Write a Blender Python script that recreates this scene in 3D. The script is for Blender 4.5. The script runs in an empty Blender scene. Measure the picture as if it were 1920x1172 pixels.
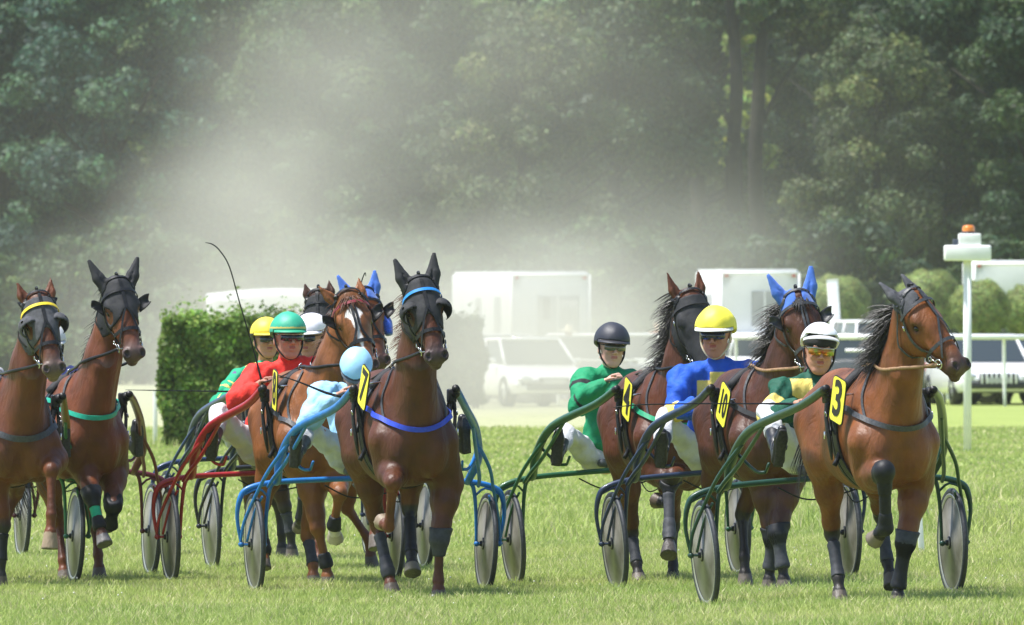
import bpy, math, random
import numpy as np
from math import sin, cos, pi, radians
from mathutils import Vector, Matrix
R_ = random.Random(7)
NR = np.random.RandomState(11)
sc = bpy.context.scene
COL = sc.collection
# ------------------------------------------------------------------ camera
CAM_H, HZ, FPX = 2.10, 575.0, 26400.0       # eye height, horizon row, focal length (in photo pixels)
cd = bpy.data.cameras.new('camera'); cam = bpy.data.objects.new('camera', cd); COL.objects.link(cam)
sc.camera = cam
cd.sensor_width = 36.0; cd.lens = FPX / 1920 * 36.0
cd.clip_start = 1.0; cd.clip_end = 6000
cam.location = (0, 0, CAM_H)
cam.rotation_euler = (radians(90) + math.atan((HZ - 586) / FPX), 0, 0)
cd.dof.use_dof = True; cd.dof.focus_distance = 99.0; cd.dof.aperture_fstop = 14.0
# ------------------------------------------------------------------ world, sun, exposure
SUN_EL, SUN_AZ = radians(66), radians(-98)   # azimuth from +Y (away from camera), negative = left
w = bpy.data.worlds.new("World"); sc.world = w; w.use_nodes = True
nt = w.node_tree; bg = nt.nodes['Background']
sky = nt.nodes.new('ShaderNodeTexSky'); sky.sky_type = 'NISHITA'; sky.sun_disc = False
sky.sun_elevation = SUN_EL; sky.sun_rotation = SUN_AZ
sky.air_density = 1.0; sky.dust_density = 1.0
nt.links.new(sky.outputs[0], bg.inputs[0]); bg.inputs[1].default_value = 0.12
sl = bpy.data.lights.new('sun', 'SUN'); sl.energy = 4.6; sl.angle = radians(7); sl.color = (1.0, 0.975, 0.94)
so = bpy.data.objects.new('sun', sl); COL.objects.link(so)
sd = Vector((sin(SUN_AZ) * cos(SUN_EL), cos(SUN_AZ) * cos(SUN_EL), sin(SUN_EL)))
so.rotation_euler = sd.to_track_quat('Z', 'Y').to_euler(); so.location = (-30, 40, 60)
sc.view_settings.view_transform = 'Standard'; sc.view_settings.look = 'None'
sc.view_settings.exposure = 0.8; sc.view_settings.gamma = 1.0
sc.cycles.volume_max_steps = 128; sc.cycles.volume_step_rate = 1.0
sc.cycles.max_bounces = 6; sc.cycles.volume_bounces = 1; sc.cycles.transparent_max_bounces = 8
sc.cycles.caustics_reflective = False; sc.cycles.caustics_refractive = False
# ------------------------------------------------------------------ terrain height and placing
def gz(X, Y):
    """ground height: flat on the left, gently banked up to the right on the near track"""
    X = np.asarray(X, float); Y = np.asarray(Y, float)
    t = np.clip(X - 0.0, 0, 5.0)
    near = 1.0 / (1.0 + np.exp((Y - 150.0) / 9.0))
    return t * 0.045 * near
def at(px, py, Y):
    return Vector(((px - 960) / FPX * Y, Y, CAM_H - (py - HZ) / FPX * Y))
# ------------------------------------------------------------------ tagging
def tag(o, label=None, cat=None, group=None, kind=None):
    if label: o['label'] = label
    if cat: o['category'] = cat
    if group: o['group'] = group
    if kind: o['kind'] = kind
    return o
def empty(name, loc=(0, 0, 0), rz=0.0, rx=0.0, ry=0.0):
    o = bpy.data.objects.new(name, None); COL.objects.link(o)
    o.location = loc; o.rotation_euler = (rx, ry, rz); o.empty_display_size = 0.1
    return o
def copy_tree(o, parent=None):
    c = o.copy(); COL.objects.link(c); c.parent = parent
    for ch in [k for k in bpy.data.objects if k.parent == o]:
        copy_tree(ch, c)
    return c
# ------------------------------------------------------------------ materials
def nodes(m):
    m.use_nodes = True
    return m.node_tree, m.node_tree.nodes['Principled BSDF']
def mat(name, col, rough=0.6, metal=0.0, var=0.0, scale=20.0, bump=0.0, spec=0.5, sheen=0.0, coat=0.0, col2=None, bdist=0.01, detail=4):
    m = bpy.data.materials.new(name); t, b = nodes(m)
    b.inputs['Base Color'].default_value = (*col, 1); b.inputs['Roughness'].default_value = rough
    b.inputs['Metallic'].default_value = metal; b.inputs['Specular IOR Level'].default_value = spec
    b.inputs['Sheen Weight'].default_value = sheen; b.inputs['Coat Weight'].default_value = coat
    if var or bump or col2:
        tc = t.nodes.new('ShaderNodeTexCoord'); n = t.nodes.new('ShaderNodeTexNoise')
        n.inputs['Scale'].default_value = scale; n.inputs['Detail'].default_value = detail
        t.links.new(tc.outputs['Object'], n.inputs['Vector'])
        if var or col2:
            r = t.nodes.new('ShaderNodeValToRGB')
            a = tuple(max(0, c * (1 - var)) for c in col); bb = col2 or tuple(c * (1 + var) for c in col)
            r.color_ramp.elements[0].color = (*a, 1); r.color_ramp.elements[1].color = (*bb, 1)
            r.color_ramp.elements[0].position = .32; r.color_ramp.elements[1].position = .68
            t.links.new(n.outputs[0], r.inputs[0]); t.links.new(r.outputs[0], b.inputs['Base Color'])
        if bump:
            bp = t.nodes.new('ShaderNodeBump'); bp.inputs['Strength'].default_value = bump; bp.inputs['Distance'].default_value = bdist
            t.links.new(n.outputs[0], bp.inputs['Height']); t.links.new(bp.outputs[0], b.inputs['Normal'])
    return m
def attr_mat(name, rough=0.42, var=0.18, scale=9.0, bump=0.15, spec=0.5, bscale=260.0, sheen=0.0, coat=0.0, stretch=None, bdist=0.004, fold=False):
    """base colour comes from the point attribute 'tint' (the thing's own colouring), with fine variation"""
    m = bpy.data.materials.new(name); t, b = nodes(m)
    a = t.nodes.new('ShaderNodeAttribute'); a.attribute_name = 'tint'
    tc = t.nodes.new('ShaderNodeTexCoord'); n = t.nodes.new('ShaderNodeTexNoise'); n.inputs['Scale'].default_value = scale; n.inputs['Detail'].default_value = 5
    t.links.new(tc.outputs['Object'], n.inputs['Vector'])
    mr = t.nodes.new('ShaderNodeMapRange'); mr.inputs['To Min'].default_value = 1 - var; mr.inputs['To Max'].default_value = 1 + var
    mr.inputs['From Min'].default_value = .3; mr.inputs['From Max'].default_value = .7
    t.links.new(n.outputs[0], mr.inputs[0])
    mx = t.nodes.new('ShaderNodeVectorMath'); mx.operation = 'SCALE'
    t.links.new(a.outputs['Color'], mx.inputs[0]); t.links.new(mr.outputs[0], mx.inputs['Scale'])
    t.links.new(mx.outputs[0], b.inputs['Base Color'])
    b.inputs['Roughness'].default_value = rough; b.inputs['Specular IOR Level'].default_value = spec
    b.inputs['Sheen Weight'].default_value = sheen; b.inputs['Coat Weight'].default_value = coat; b.inputs['Coat Roughness'].default_value = .35
    if bump:
        n2 = t.nodes.new('ShaderNodeTexNoise'); n2.inputs['Scale'].default_value = bscale; n2.inputs['Detail'].default_value = 3
        if fold: n2.inputs['Distortion'].default_value = 2.2; n2.inputs['Detail'].default_value = 2
        if stretch:
            mp = t.nodes.new('ShaderNodeMapping'); mp.inputs['Scale'].default_value = stretch
            t.links.new(tc.outputs['Object'], mp.inputs[0]); t.links.new(mp.outputs[0], n2.inputs['Vector'])
        else: t.links.new(tc.outputs['Object'], n2.inputs['Vector'])
        bp = t.nodes.new('ShaderNodeBump'); bp.inputs['Strength'].default_value = bump; bp.inputs['Distance'].default_value = bdist
        t.links.new(n2.outputs[0], bp.inputs['Height']); t.links.new(bp.outputs[0], b.inputs['Normal'])
        if stretch:
            n3 = t.nodes.new('ShaderNodeTexNoise'); n3.inputs['Scale'].default_value = 8.5; n3.inputs['Detail'].default_value = 3; n3.inputs['Distortion'].default_value = .6
            mp3 = t.nodes.new('ShaderNodeMapping'); mp3.inputs['Scale'].default_value = (1.3, 1.3, .6); t.links.new(tc.outputs['Object'], mp3.inputs[0]); t.links.new(mp3.outputs[0], n3.inputs['Vector'])
            b3 = t.nodes.new('ShaderNodeBump'); b3.inputs['Strength'].default_value = .5; b3.inputs['Distance'].default_value = .035
            t.links.new(n3.outputs[0], b3.inputs['Height']); t.links.new(b3.outputs[0], bp.inputs['Normal'])
    return m
# ------------------------------------------------------------------ mesh helpers
def mesh_obj(name, V, F, m=None, parent=None, smooth=True, tint=None):
    """F: (n,3) or (n,4) array or list of lists"""
    me = bpy.data.meshes.new(name)
    V = np.asarray(V, np.float32)
    if isinstance(F, np.ndarray):
        k = F.shape[1]; n = len(F)
        me.vertices.add(len(V)); me.vertices.foreach_set('co', V.ravel())
        me.loops.add(n * k); me.loops.foreach_set('vertex_index', F.astype(np.int32).ravel())
        me.polygons.add(n); me.polygons.foreach_set('loop_start', np.arange(0, n * k, k, dtype=np.int32))
        me.polygons.foreach_set('loop_total', np.full(n, k, np.int32))
        me.update(calc_edges=True)
    else:
        me.from_pydata([tuple(map(float, v)) for v in V], [], [tuple(int(i) for i in f) for f in F]); me.update()
    if smooth: me.polygons.foreach_set('use_smooth', np.ones(len(me.polygons), bool))
    if tint is not None:
        at_ = me.color_attributes.new('tint', 'FLOAT_COLOR', 'POINT')
        t4 = np.ones((len(V), 4), np.float32); t4[:, :3] = tint
        at_.data.foreach_set('color', t4.ravel())
    o = bpy.data.objects.new(name, me); COL.objects.link(o)
    if m is not None: me.materials.append(m)
    if parent is not None: o.parent = parent
    return o
class MB:
    """collects simple shapes of ONE part"""
    def __init__(s): s.V = []; s.F = []
    def add(s, V, F):
        b = len(s.V); s.V += [tuple(v) for v in V]; s.F += [tuple(i + b for i in f) for f in F]; return s
    def box(s, c, d, rot=None, bev=0.0):
        hx, hy, hz = d[0] / 2, d[1] / 2, d[2] / 2
        if bev <= 0:
            P = [(x, y, z) for x in (-hx, hx) for y in (-hy, hy) for z in (-hz, hz)]
            F = [(0, 1, 3, 2), (4, 6, 7, 5), (0, 4, 5, 1), (2, 3, 7, 6), (0, 2, 6, 4), (1, 5, 7, 3)]
        else:
            import bmesh
            bm = bmesh.new(); bmesh.ops.create_cube(bm, size=1)
            for v in bm.verts: v.co = Vector((v.co.x * d[0], v.co.y * d[1], v.co.z * d[2]))
            bmesh.ops.bevel(bm, geom=bm.edges[:], offset=bev, segments=2, affect='EDGES', profile=.5)
            bm.verts.ensure_lookup_table()
            P = [tuple(v.co) for v in bm.verts]; F = [tuple(v.index for v in f.verts) for f in bm.faces]; bm.free()
        M = Matrix.Translation(Vector(c)) @ (rot.to_4x4() if rot is not None else Matrix.Identity(4))
        return s.add([M @ Vector(p) for p in P], F)
    def tube(s, pts, r, n=8, sub=0, cap=True, flat=None, up=None):
        pts = [Vector(p) for p in pts]
        rr = list(r) if hasattr(r, '__len__') else [r] * len(pts)
        if sub: pts, rr = catmull(pts, rr, sub)
        N = len(pts); V = []; F = []
        prev = None
        for i, p in enumerate(pts):
            t = (pts[min(i + 1, N - 1)] - pts[max(i - 1, 0)])
            t = t.normalized() if t.length > 1e-9 else Vector((0, 0, 1))
            if up is not None: a = Vector(up[i] if isinstance(up, list) else up)
            elif prev is None: a = Vector((0, 0, 1)) if abs(t.z) < .9 else Vector((1, 0, 0))
            else: a = prev
            u = (a - t * a.dot(t))
            u = u.normalized() if u.length > 1e-9 else t.orthogonal().normalized()
            prev = u; v = t.cross(u)
            for k in range(n):
                A = 2 * pi * k / n
                cu, cv = (cos(A), sin(A))
                if flat: cu *= flat
                V.append(p + (u * cu + v * cv) * rr[i])
        for i in range(N - 1):
            for k in range(n):
                k2 = (k + 1) % n
                F.append((i * n + k, i * n + k2, (i + 1) * n + k2, (i + 1) * n + k))
        if cap:
            F.append(tuple(range(n - 1, -1, -1))); F.append(tuple((N - 1) * n + k for k in range(n)))
        return s.add(V, F)
    def ball(s, c, r, n=12, rot=None):
        r = (r, r, r) if not hasattr(r, '__len__') else r
        V = []; F = []; m = max(4, n // 2)
        for i in range(m + 1):
            for k in range(n):
                th = pi * i / m; A = 2 * pi * k / n
                p = Vector((sin(th) * cos(A) * r[0], sin(th) * sin(A) * r[1], cos(th) * r[2]))
                if rot is not None: p = rot @ p
                V.append(p + Vector(c))
        for i in range(m):
            for k in range(n):
                k2 = (k + 1) % n
                F.append((i * n + k, (i + 1) * n + k, (i + 1) * n + k2, i * n + k2))
        return s.add(V, F)
    def lathe(s, prof, c, axis=(0, 0, 1), n=24):
        """prof: (radius, height) list around axis"""
        a = Vector(axis).normalized(); u = a.orthogonal().normalized(); v = a.cross(u); c = Vector(c)
        V = []; F = []; N = len(prof)
        for (r, h) in prof:
            for k in range(n):
                A = 2 * pi * k / n; V.append(c + a * h + (u * cos(A) + v * sin(A)) * r)
        for i in range(N - 1):
            for k in range(n):
                k2 = (k + 1) % n; F.append((i * n + k, i * n + k2, (i + 1) * n + k2, (i + 1) * n + k))
        return s.add(V, F)
    def build(s, name, m, parent=None, smooth=True, tint=None):
        return mesh_obj(name, np.array(s.V, np.float32), s.F, m, parent, smooth, tint)
def catmull(P, rr, sub):
    out = []; ro = []
    N = len(P)
    for i in range(N - 1):
        p0, p1, p2, p3 = P[max(i - 1, 0)], P[i], P[i + 1], P[min(i + 2, N - 1)]
        for k in range(sub):
            t = k / sub
            out.append(0.5 * ((2 * p1) + (p2 - p0) * t + (2 * p0 - 5 * p1 + 4 * p2 - p3) * t * t + (3 * p1 - p0 - 3 * p2 + p3) * t ** 3))
            ro.append(rr[i] * (1 - t) + rr[i + 1] * t)
    out.append(P[-1]); ro.append(rr[-1])
    return out, ro
def hairs(paths, r0, r1=0.0005):
    """many thin 3-sided tapered strands in one array: paths (n, k, 3)"""
    P = np.asarray(paths, np.float32); n, k, _ = P.shape
    T = np.zeros_like(P); T[:, 1:-1] = P[:, 2:] - P[:, :-2]; T[:, 0] = P[:, 1] - P[:, 0]; T[:, -1] = P[:, -1] - P[:, -2]
    T /= (np.linalg.norm(T, axis=2, keepdims=True) + 1e-9)
    a = np.where(np.abs(T[..., 2:3]) < .9, np.array([0, 0, 1.]), np.array([1., 0, 0]))
    U = np.cross(T, a); U /= (np.linalg.norm(U, axis=2, keepdims=True) + 1e-9); W = np.cross(T, U)
    rad = np.linspace(1, 0, k)[None, :, None] ** .7 * (np.asarray(r0).reshape(-1, 1, 1) - r1) + r1
    rings = [P + (U * cos(A) + W * sin(A)) * rad for A in (0, 2 * pi / 3, 4 * pi / 3)]
    V = np.stack(rings, 2).reshape(-1, 3)
    b = (np.arange(n)[:, None] * k + np.arange(k - 1)[None, :]).reshape(-1) * 3
    F = []
    for j in range(3):
        j2 = (j + 1) % 3
        F.append(np.stack([b + j, b + j2, b + 3 + j2, b + 3 + j], 1))
    return V, np.concatenate(F)
# ------------------------------------------------------------------ signed distance modelling
def _v(a): return np.asarray(a, np.float32)
class SDF:
    def __init__(s, lo, hi, h):
        s.lo = _v(lo); s.h = h
        s.n = np.ceil((_v(hi) - s.lo) / h).astype(int) + 1
        s.D = np.full(tuple(s.n), 0.25, np.float32)
    def box(s, lo, hi):
        i0 = np.clip(np.floor((_v(lo) - s.lo) / s.h).astype(int), 0, s.n - 1)
        i1 = np.clip(np.ceil((_v(hi) - s.lo) / s.h).astype(int) + 1, 1, s.n)
        i1 = np.maximum(i1, i0 + 1)
        sl_ = tuple(slice(a, b) for a, b in zip(i0, i1))
        ax = [s.lo[k] + s.h * np.arange(i0[k], i1[k], dtype=np.float32) for k in range(3)]
        return sl_, ax[0][:, None, None], ax[1][None, :, None], ax[2][None, None, :]
    def merge(s, sl_, d, k, sub=False):
        A = s.D[sl_]
        if sub:
            d = -d; h = np.clip(0.5 - 0.5 * (A - d) / k, 0, 1) if k > 0 else (d > A).astype(np.float32)
            s.D[sl_] = A * (1 - h) + d * h + k * h * (1 - h)
        else:
            h = np.clip(0.5 + 0.5 * (A - d) / k, 0, 1)
            s.D[sl_] = A * (1 - h) + d * h - k * h * (1 - h)
    def cap(s, a, b, ra, rb, k=0.03, u=None, q=1.0, sub=False):
        """tapered capsule; u = axis along which the section is scaled by q"""
        a = _v(a); b = _v(b); m = max(ra, rb) * max(1, q) + k + 3 * s.h
        sl_, X, Y, Z = s.box(np.minimum(a, b) - m, np.maximum(a, b) + m)
        ab = b - a; L2 = float(ab @ ab) + 1e-9
        px, py, pz = X - a[0], Y - a[1], Z - a[2]
        t = np.clip((px * ab[0] + py * ab[1] + pz * ab[2]) / L2, 0, 1)
        dx, dy, dz = px - t * ab[0], py - t * ab[1], pz - t * ab[2]
        r = ra + (rb - ra) * t
        if u is not None:
            u = _v(u); u = u / np.linalg.norm(u)
            du = dx * u[0] + dy * u[1] + dz * u[2]; f = (1 / q - 1) * du
            dx, dy, dz = dx + f * u[0], dy + f * u[1], dz + f * u[2]
            d = (np.sqrt(dx * dx + dy * dy + dz * dz) - r) * (1.0 if q >= 1 else (q * .5 + .5))
        else: d = np.sqrt(dx * dx + dy * dy + dz * dz) - r
        s.merge(sl_, d, k, sub); return s
    def ell(s, c, r, k=0.03, M=None, sub=False):
        """ellipsoid, M 3x3 rows = local axes"""
        c = _v(c); r = _v(r); m = float(r.max()) + k + 3 * s.h
        sl_, X, Y, Z = s.box(c - m, c + m)
        x, y, z = X - c[0], Y - c[1], Z - c[2]
        if M is not None:
            M = _v(M)
            x, y, z = (M[0, 0] * x + M[0, 1] * y + M[0, 2] * z), (M[1, 0] * x + M[1, 1] * y + M[1, 2] * z), (M[2, 0] * x + M[2, 1] * y + M[2, 2] * z)
        k0 = np.sqrt((x / r[0]) ** 2 + (y / r[1]) ** 2 + (z / r[2]) ** 2)
        k1 = np.sqrt((x / r[0] ** 2) ** 2 + (y / r[1] ** 2) ** 2 + (z / r[2] ** 2) ** 2) + 1e-6
        s.merge(sl_, k0 * (k0 - 1) / k1, k, sub); return s
    def chain(s, pts, k=0.03, u=None, q=1.0):
        """pts: list of (point, radius)"""
        for (a, ra), (b, rb) in zip(pts[:-1], pts[1:]): s.cap(a, b, ra, rb, k, u, q)
        return s
    def mesh(s, D=None, lo=None):
        D = s.D if D is None else D; lo = s.lo if lo is None else lo
        return surface_nets(D, lo, s.h)
    def sample(s, P):
        """trilinear value and gradient at points"""
        P = np.asarray(P, np.float32).reshape(-1, 3)
        g = (P - s.lo) / s.h; g = np.clip(g, 0, s.n - 1.001); i = g.astype(int); f = g - i
        def val(q):
            q = np.clip((q - s.lo) / s.h, 0, s.n - 1.001); i = q.astype(int); f = q - i; o = 0
            for a in (0, 1):
                for b in (0, 1):
                    for c in (0, 1):
                        wgt = (f[:, 0] if a else 1 - f[:, 0]) * (f[:, 1] if b else 1 - f[:, 1]) * (f[:, 2] if c else 1 - f[:, 2])
                        o = o + wgt * s.D[i[:, 0] + a, i[:, 1] + b, i[:, 2] + c]
            return o
        e = s.h
        G = np.stack([val(P + _v(d) * e) - val(P - _v(d) * e) for d in ((1, 0, 0), (0, 1, 0), (0, 0, 1))], 1)
        G /= (np.linalg.norm(G, axis=1, keepdims=True) + 1e-9)
        return val(P), G
    def project(s, P, off=0.0, it=6):
        P = np.asarray(P, np.float32).reshape(-1, 3).copy()
        for _ in range(it):
            v, G = s.sample(P); P -= G * np.clip(v - off, -.03, .03)[:, None]
        v, G = s.sample(P)
        return P, G
def surface_nets(D, lo, h):
    S = D < 0
    nx, ny, nz = D.shape
    c = [(a, b, d) for a in (0, 1) for b in (0, 1) for d in (0, 1)]
    def sh(A, o): return A[o[0]:nx - 1 + o[0], o[1]:ny - 1 + o[1], o[2]:nz - 1 + o[2]]
    cnt = sum(sh(S, o).astype(np.int8) for o in c)
    act = (cnt > 0) & (cnt < 8)
    idx = np.full(act.shape, -1, np.int64); I = np.argwhere(act); idx[act] = np.arange(len(I))
    if len(I) == 0: return np.zeros((0, 3), np.float32), np.zeros((0, 4), np.int64)
    vals = {o: D[I[:, 0] + o[0], I[:, 1] + o[1], I[:, 2] + o[2]] for o in c}
    acc = np.zeros((len(I), 3), np.float32); w_ = np.zeros(len(I), np.float32)
    for o in c:
        for ax in range(3):
            if o[ax] == 0:
                o2 = list(o); o2[ax] = 1; o2 = tuple(o2)
                a, b = vals[o], vals[o2]; cr = (a < 0) != (b < 0)
                t = np.where(cr, a / np.where(cr, a - b, 1), 0)
                p = np.tile(_v(o), (len(I), 1)); p[:, ax] = t
                acc += p * cr[:, None]; w_ += cr
    V = (I + acc / w_[:, None]) * h + lo
    F = []
    for ax in range(3):
        b, d = (ax + 1) % 3, (ax + 2) % 3
        sl0 = [slice(None)] * 3; sl1 = [slice(None)] * 3
        sl0[ax] = slice(0, -1); sl1[ax] = slice(1, None)
        E = S[tuple(sl0)] != S[tuple(sl1)]
        P = np.argwhere(E)
        P = P[(P[:, b] > 0) & (P[:, d] > 0) & (P[:, b] < D.shape[b] - 1) & (P[:, d] < D.shape[d] - 1)]
        if len(P) == 0: continue
        inside0 = S[P[:, 0], P[:, 1], P[:, 2]]
        def id_(ob, od):
            Q = P.copy(); Q[:, b] -= ob; Q[:, d] -= od
            return idx[Q[:, 0], Q[:, 1], Q[:, 2]]
        q = np.stack([id_(1, 1), id_(0, 1), id_(0, 0), id_(1, 0)], 1)
        q[~inside0] = q[~inside0][:, ::-1]
        F.append(q)
    F = np.concatenate(F)
    return V.astype(np.float32), F[(F >= 0).all(1)]
def ribbon(sdf, ctrl, width, m, name, parent, off=0.004, thick=0.003, sub=10, closed=False, mb=None):
    """a strap laid on a body: control points are projected on to the surface"""
    P = [Vector(p) for p in ctrl]
    if closed: P = P + [P[0]]
    pts, _ = catmull(P, [0] * len(P), sub)
    Q, G = sdf.project(np.array([tuple(p) for p in pts]), off)
    n = len(Q); T = np.zeros_like(Q); T[1:-1] = Q[2:] - Q[:-2]; T[0] = Q[1] - Q[0]; T[-1] = Q[-1] - Q[-2]
    T /= (np.linalg.norm(T, axis=1, keepdims=True) + 1e-9)
    B = np.cross(T, G); B /= (np.linalg.norm(B, axis=1, keepdims=True) + 1e-9)
    hw = width / 2
    V = np.concatenate([Q - B * hw, Q - B * hw + G * thick, Q + B * hw + G * thick, Q + B * hw]).astype(np.float32)
    F = []
    for i in range(n - 1):
        for k in range(4):
            k2 = (k + 1) % 4; F.append((k * n + i, k * n + i + 1, k2 * n + i + 1, k2 * n + i))
    F.append((0, n, 2 * n, 3 * n)); F.append((n - 1, 4 * n - 1, 3 * n - 1, 2 * n - 1))
    if mb is not None: mb.add(V, F); return mb
    return mesh_obj(name, V, F, m, parent, smooth=False)
# ------------------------------------------------------------------ ground
def ground_mat():
    m = bpy.data.materials.new('turf'); t, b = nodes(m); L = t.links
    tc = t.nodes.new('ShaderNodeTexCoord')
    def noise(sc_, det=5, rough=.6):
        n = t.nodes.new('ShaderNodeTexNoise'); n.inputs['Scale'].default_value = sc_; n.inputs['Detail'].default_value = det; n.inputs['Roughness'].default_value = rough
        L.new(tc.outputs['Object'], n.inputs['Vector']); return n
    def ramp(n, a, b_, p0=.35, p1=.65):
        r = t.nodes.new('ShaderNodeValToRGB'); r.color_ramp.elements[0].color = (*a, 1); r.color_ramp.elements[1].color = (*b_, 1)
        r.color_ramp.elements[0].position = p0; r.color_ramp.elements[1].position = p1; L.new(n.outputs[0], r.inputs[0]); return r
    n1 = noise(.35, 6); r1 = ramp(n1, (.25, .32, .095), (.33, .39, .13))
    n2 = noise(14, 6, .7); r2 = ramp(n2, (.55, .6, .5), (1.25, 1.2, 1.1), .3, .7)
    mx = t.nodes.new('ShaderNodeMix'); mx.data_type = 'RGBA'; mx.blend_type = 'MULTIPLY'; mx.inputs[0].default_value = 1
    L.new(r1.outputs[0], mx.inputs[6]); L.new(r2.outputs[0], mx.inputs[7])
    # worn sandy crossing behind the track, a strip of bare dusty turf about 240 m to 330 m out
    sp = t.nodes.new('ShaderNodeSeparateXYZ'); L.new(tc.outputs['Object'], sp.inputs[0])
    n3 = noise(.12, 5); ad = t.nodes.new('ShaderNodeMath'); ad.operation = 'MULTIPLY_ADD'; ad.inputs[1].default_value = 9.0; L.new(n3.outputs[0], ad.inputs[0]); L.new(sp.outputs[1], ad.inputs[2])
    mr = t.nodes.new('ShaderNodeMapRange'); mr.inputs[1].default_value = 243; mr.inputs[2].default_value = 246.5; L.new(ad.outputs[0], mr.inputs[0])
    mrx = t.nodes.new('ShaderNodeMapRange'); mrx.inputs[1].default_value = 6.5; mrx.inputs[2].default_value = 2.5; L.new(sp.outputs[0], mrx.inputs[0])
    mu = t.nodes.new('ShaderNodeMath'); mu.operation = 'MULTIPLY'; L.new(mr.outputs[0], mu.inputs[0]); L.new(mrx.outputs[0], mu.inputs[1])
    m2 = t.nodes.new('ShaderNodeMix'); m2.data_type = 'RGBA'; L.new(mu.outputs[0], m2.inputs[0]); L.new(mx.outputs[2], m2.inputs[6])
    n4 = noise(.9, 6); r4 = ramp(n4, (.31, .33, .175), (.40, .40, .24)); L.new(r4.outputs[0], m2.inputs[7])
    L.new(m2.outputs[2], b.inputs['Base Color']); b.inputs['Roughness'].default_value = .95; b.inputs['Specular IOR Level'].default_value = .1
    bp = t.nodes.new('ShaderNodeBump'); bp.inputs['Strength'].default_value = .6; bp.inputs['Distance'].default_value = .05; L.new(n2.outputs[0], bp.inputs['Height']); L.new(bp.outputs[0], b.inputs['Normal'])
    return m
xs = np.concatenate([[-600, -200, -60, -20], np.arange(-10, 10.1, .5), [14, 20, 60, 200, 600]])
ys = np.concatenate([[-80, 0, 40, 60, 75], np.arange(80, 215, 2.5), [225, 240, 260, 300, 400, 700, 1080]])
GX, GY = np.meshgrid(xs, ys); GV = np.stack([GX, GY, gz(GX, GY)], -1).reshape(-1, 3); nx = len(xs)
GF = np.array([(i * nx + k, i * nx + k + 1, (i + 1) * nx + k + 1, (i + 1) * nx + k) for i in range(len(ys) - 1) for k in range(nx - 1)])
tag(mesh_obj('ground', GV, GF, ground_mat()), kind='structure')
# ------------------------------------------------------------------ grass
def leaf_mat(name, rough=.55, trans=.35, k=1.0):
    m = bpy.data.materials.new(name); t, b = nodes(m); L = t.links
    a = t.nodes.new('ShaderNodeAttribute'); a.attribute_name = 'tint'
    L.new(a.outputs['Color'], b.inputs['Base Color']); b.inputs['Roughness'].default_value = rough; b.inputs['Specular IOR Level'].default_value = .3
    tr = t.nodes.new('ShaderNodeBsdfTranslucent'); L.new(a.outputs['Color'], tr.inputs['Color'])
    mx = t.nodes.new('ShaderNodeMixShader'); mx.inputs[0].default_value = trans
    out = [n for n in t.nodes if n.type == 'OUTPUT_MATERIAL'][0]
    L.new(b.outputs[0], mx.inputs[1]); L.new(tr.outputs[0], mx.inputs[2]); L.new(mx.outputs[0], out.inputs['Surface'])
    return m
M_GRASS = leaf_mat('grass_blade', trans=.4); M_LEAF = leaf_mat('leaf', trans=.3, rough=.6)
def value_noise(x, y, seed, f):
    r = np.random.RandomState(seed); G = r.rand(64, 64)
    X = (x * f) % 63; Y = (y * f) % 63; i = X.astype(int); j = Y.astype(int); u = X - i; v = Y - j; u = u * u * (3 - 2 * u); v = v * v * (3 - 2 * v)
    return (G[i, j] * (1 - u) + G[i + 1, j] * u) * (1 - v) + (G[i, j + 1] * (1 - u) + G[i + 1, j + 1] * u) * v
def grass(name, n, y0, y1, hmin, hmax, wd, seed, power=1.0, tall=None, xy=None):
    r = np.random.RandomState(seed)
    if xy is None:
        Y = y0 + (y1 - y0) * r.rand(n) ** power; X = (r.rand(n) * 2 - 1) * (Y * .0385 + .5)
    else: X, Y = xy
    n = len(X)
    nz = value_noise(X + 50, Y, seed, .9) * .6 + value_noise(X + 20, Y, seed + 1, 3.1) * .4
    Hh = (hmin + (hmax - hmin) * r.rand(n) ** 1.6) * (.55 + .9 * nz)
    z = gz(X, Y); ang = r.rand(n) * 2 * pi; w_ = wd * (.6 + .8 * r.rand(n)) * .5
    lx, ly = r.normal(0, .38, n) * Hh, r.normal(0, .38, n) * Hh
    c, s_ = np.cos(ang) * w_, np.sin(ang) * w_
    V = np.zeros((n, 5, 3), np.float32)
    V[:, 0] = np.stack([X - c, Y - s_, z - .004], 1); V[:, 1] = np.stack([X + c, Y + s_, z - .004], 1)
    V[:, 2] = np.stack([X + c * .8 + lx * .35, Y + s_ * .8 + ly * .35, z + Hh * .6], 1); V[:, 3] = np.stack([X - c * .8 + lx * .35, Y - s_ * .8 + ly * .35, z + Hh * .6], 1)
    V[:, 4] = np.stack([X + lx, Y + ly, z + Hh], 1)
    b = np.arange(n)[:, None] * 5
    F = np.concatenate([b + np.array([[0, 1, 2]]), b + np.array([[0, 2, 3]]), b + np.array([[3, 2, 4]])])
    base = np.array([.44, .50, .155]); dry = np.array([.58, .55, .29]); lush = np.array([.32, .42, .11])
    k = np.clip(value_noise(X + 7, Y, seed + 2, .45) * 1.3 - .2 + r.normal(0, .18, n), 0, 1)[:, None]
    T = base * (1 - k) + lush * k
    dm = (r.rand(n) < (.13 + .25 * (value_noise(X, Y, seed + 4, 1.7) > .62)))[:, None]; T = np.where(dm, dry * (.7 + .5 * r.rand(n, 1)), T) * (.88 + .24 * r.rand(n, 1))
    T = np.repeat(T[:, None], 5, 1).reshape(-1, 3)
    return tag(mesh_obj(name, V.reshape(-1, 3), F, M_GRASS, None, True, T), kind='stuff')
grass('grass', 460000, 86, 122, .045, .095, .008, 3)
grass('grass', 190000, 120, 175, .035, .085, .018, 4)
grass('grass', 150000, 172, 241, .04, .08, .035, 5)
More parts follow.
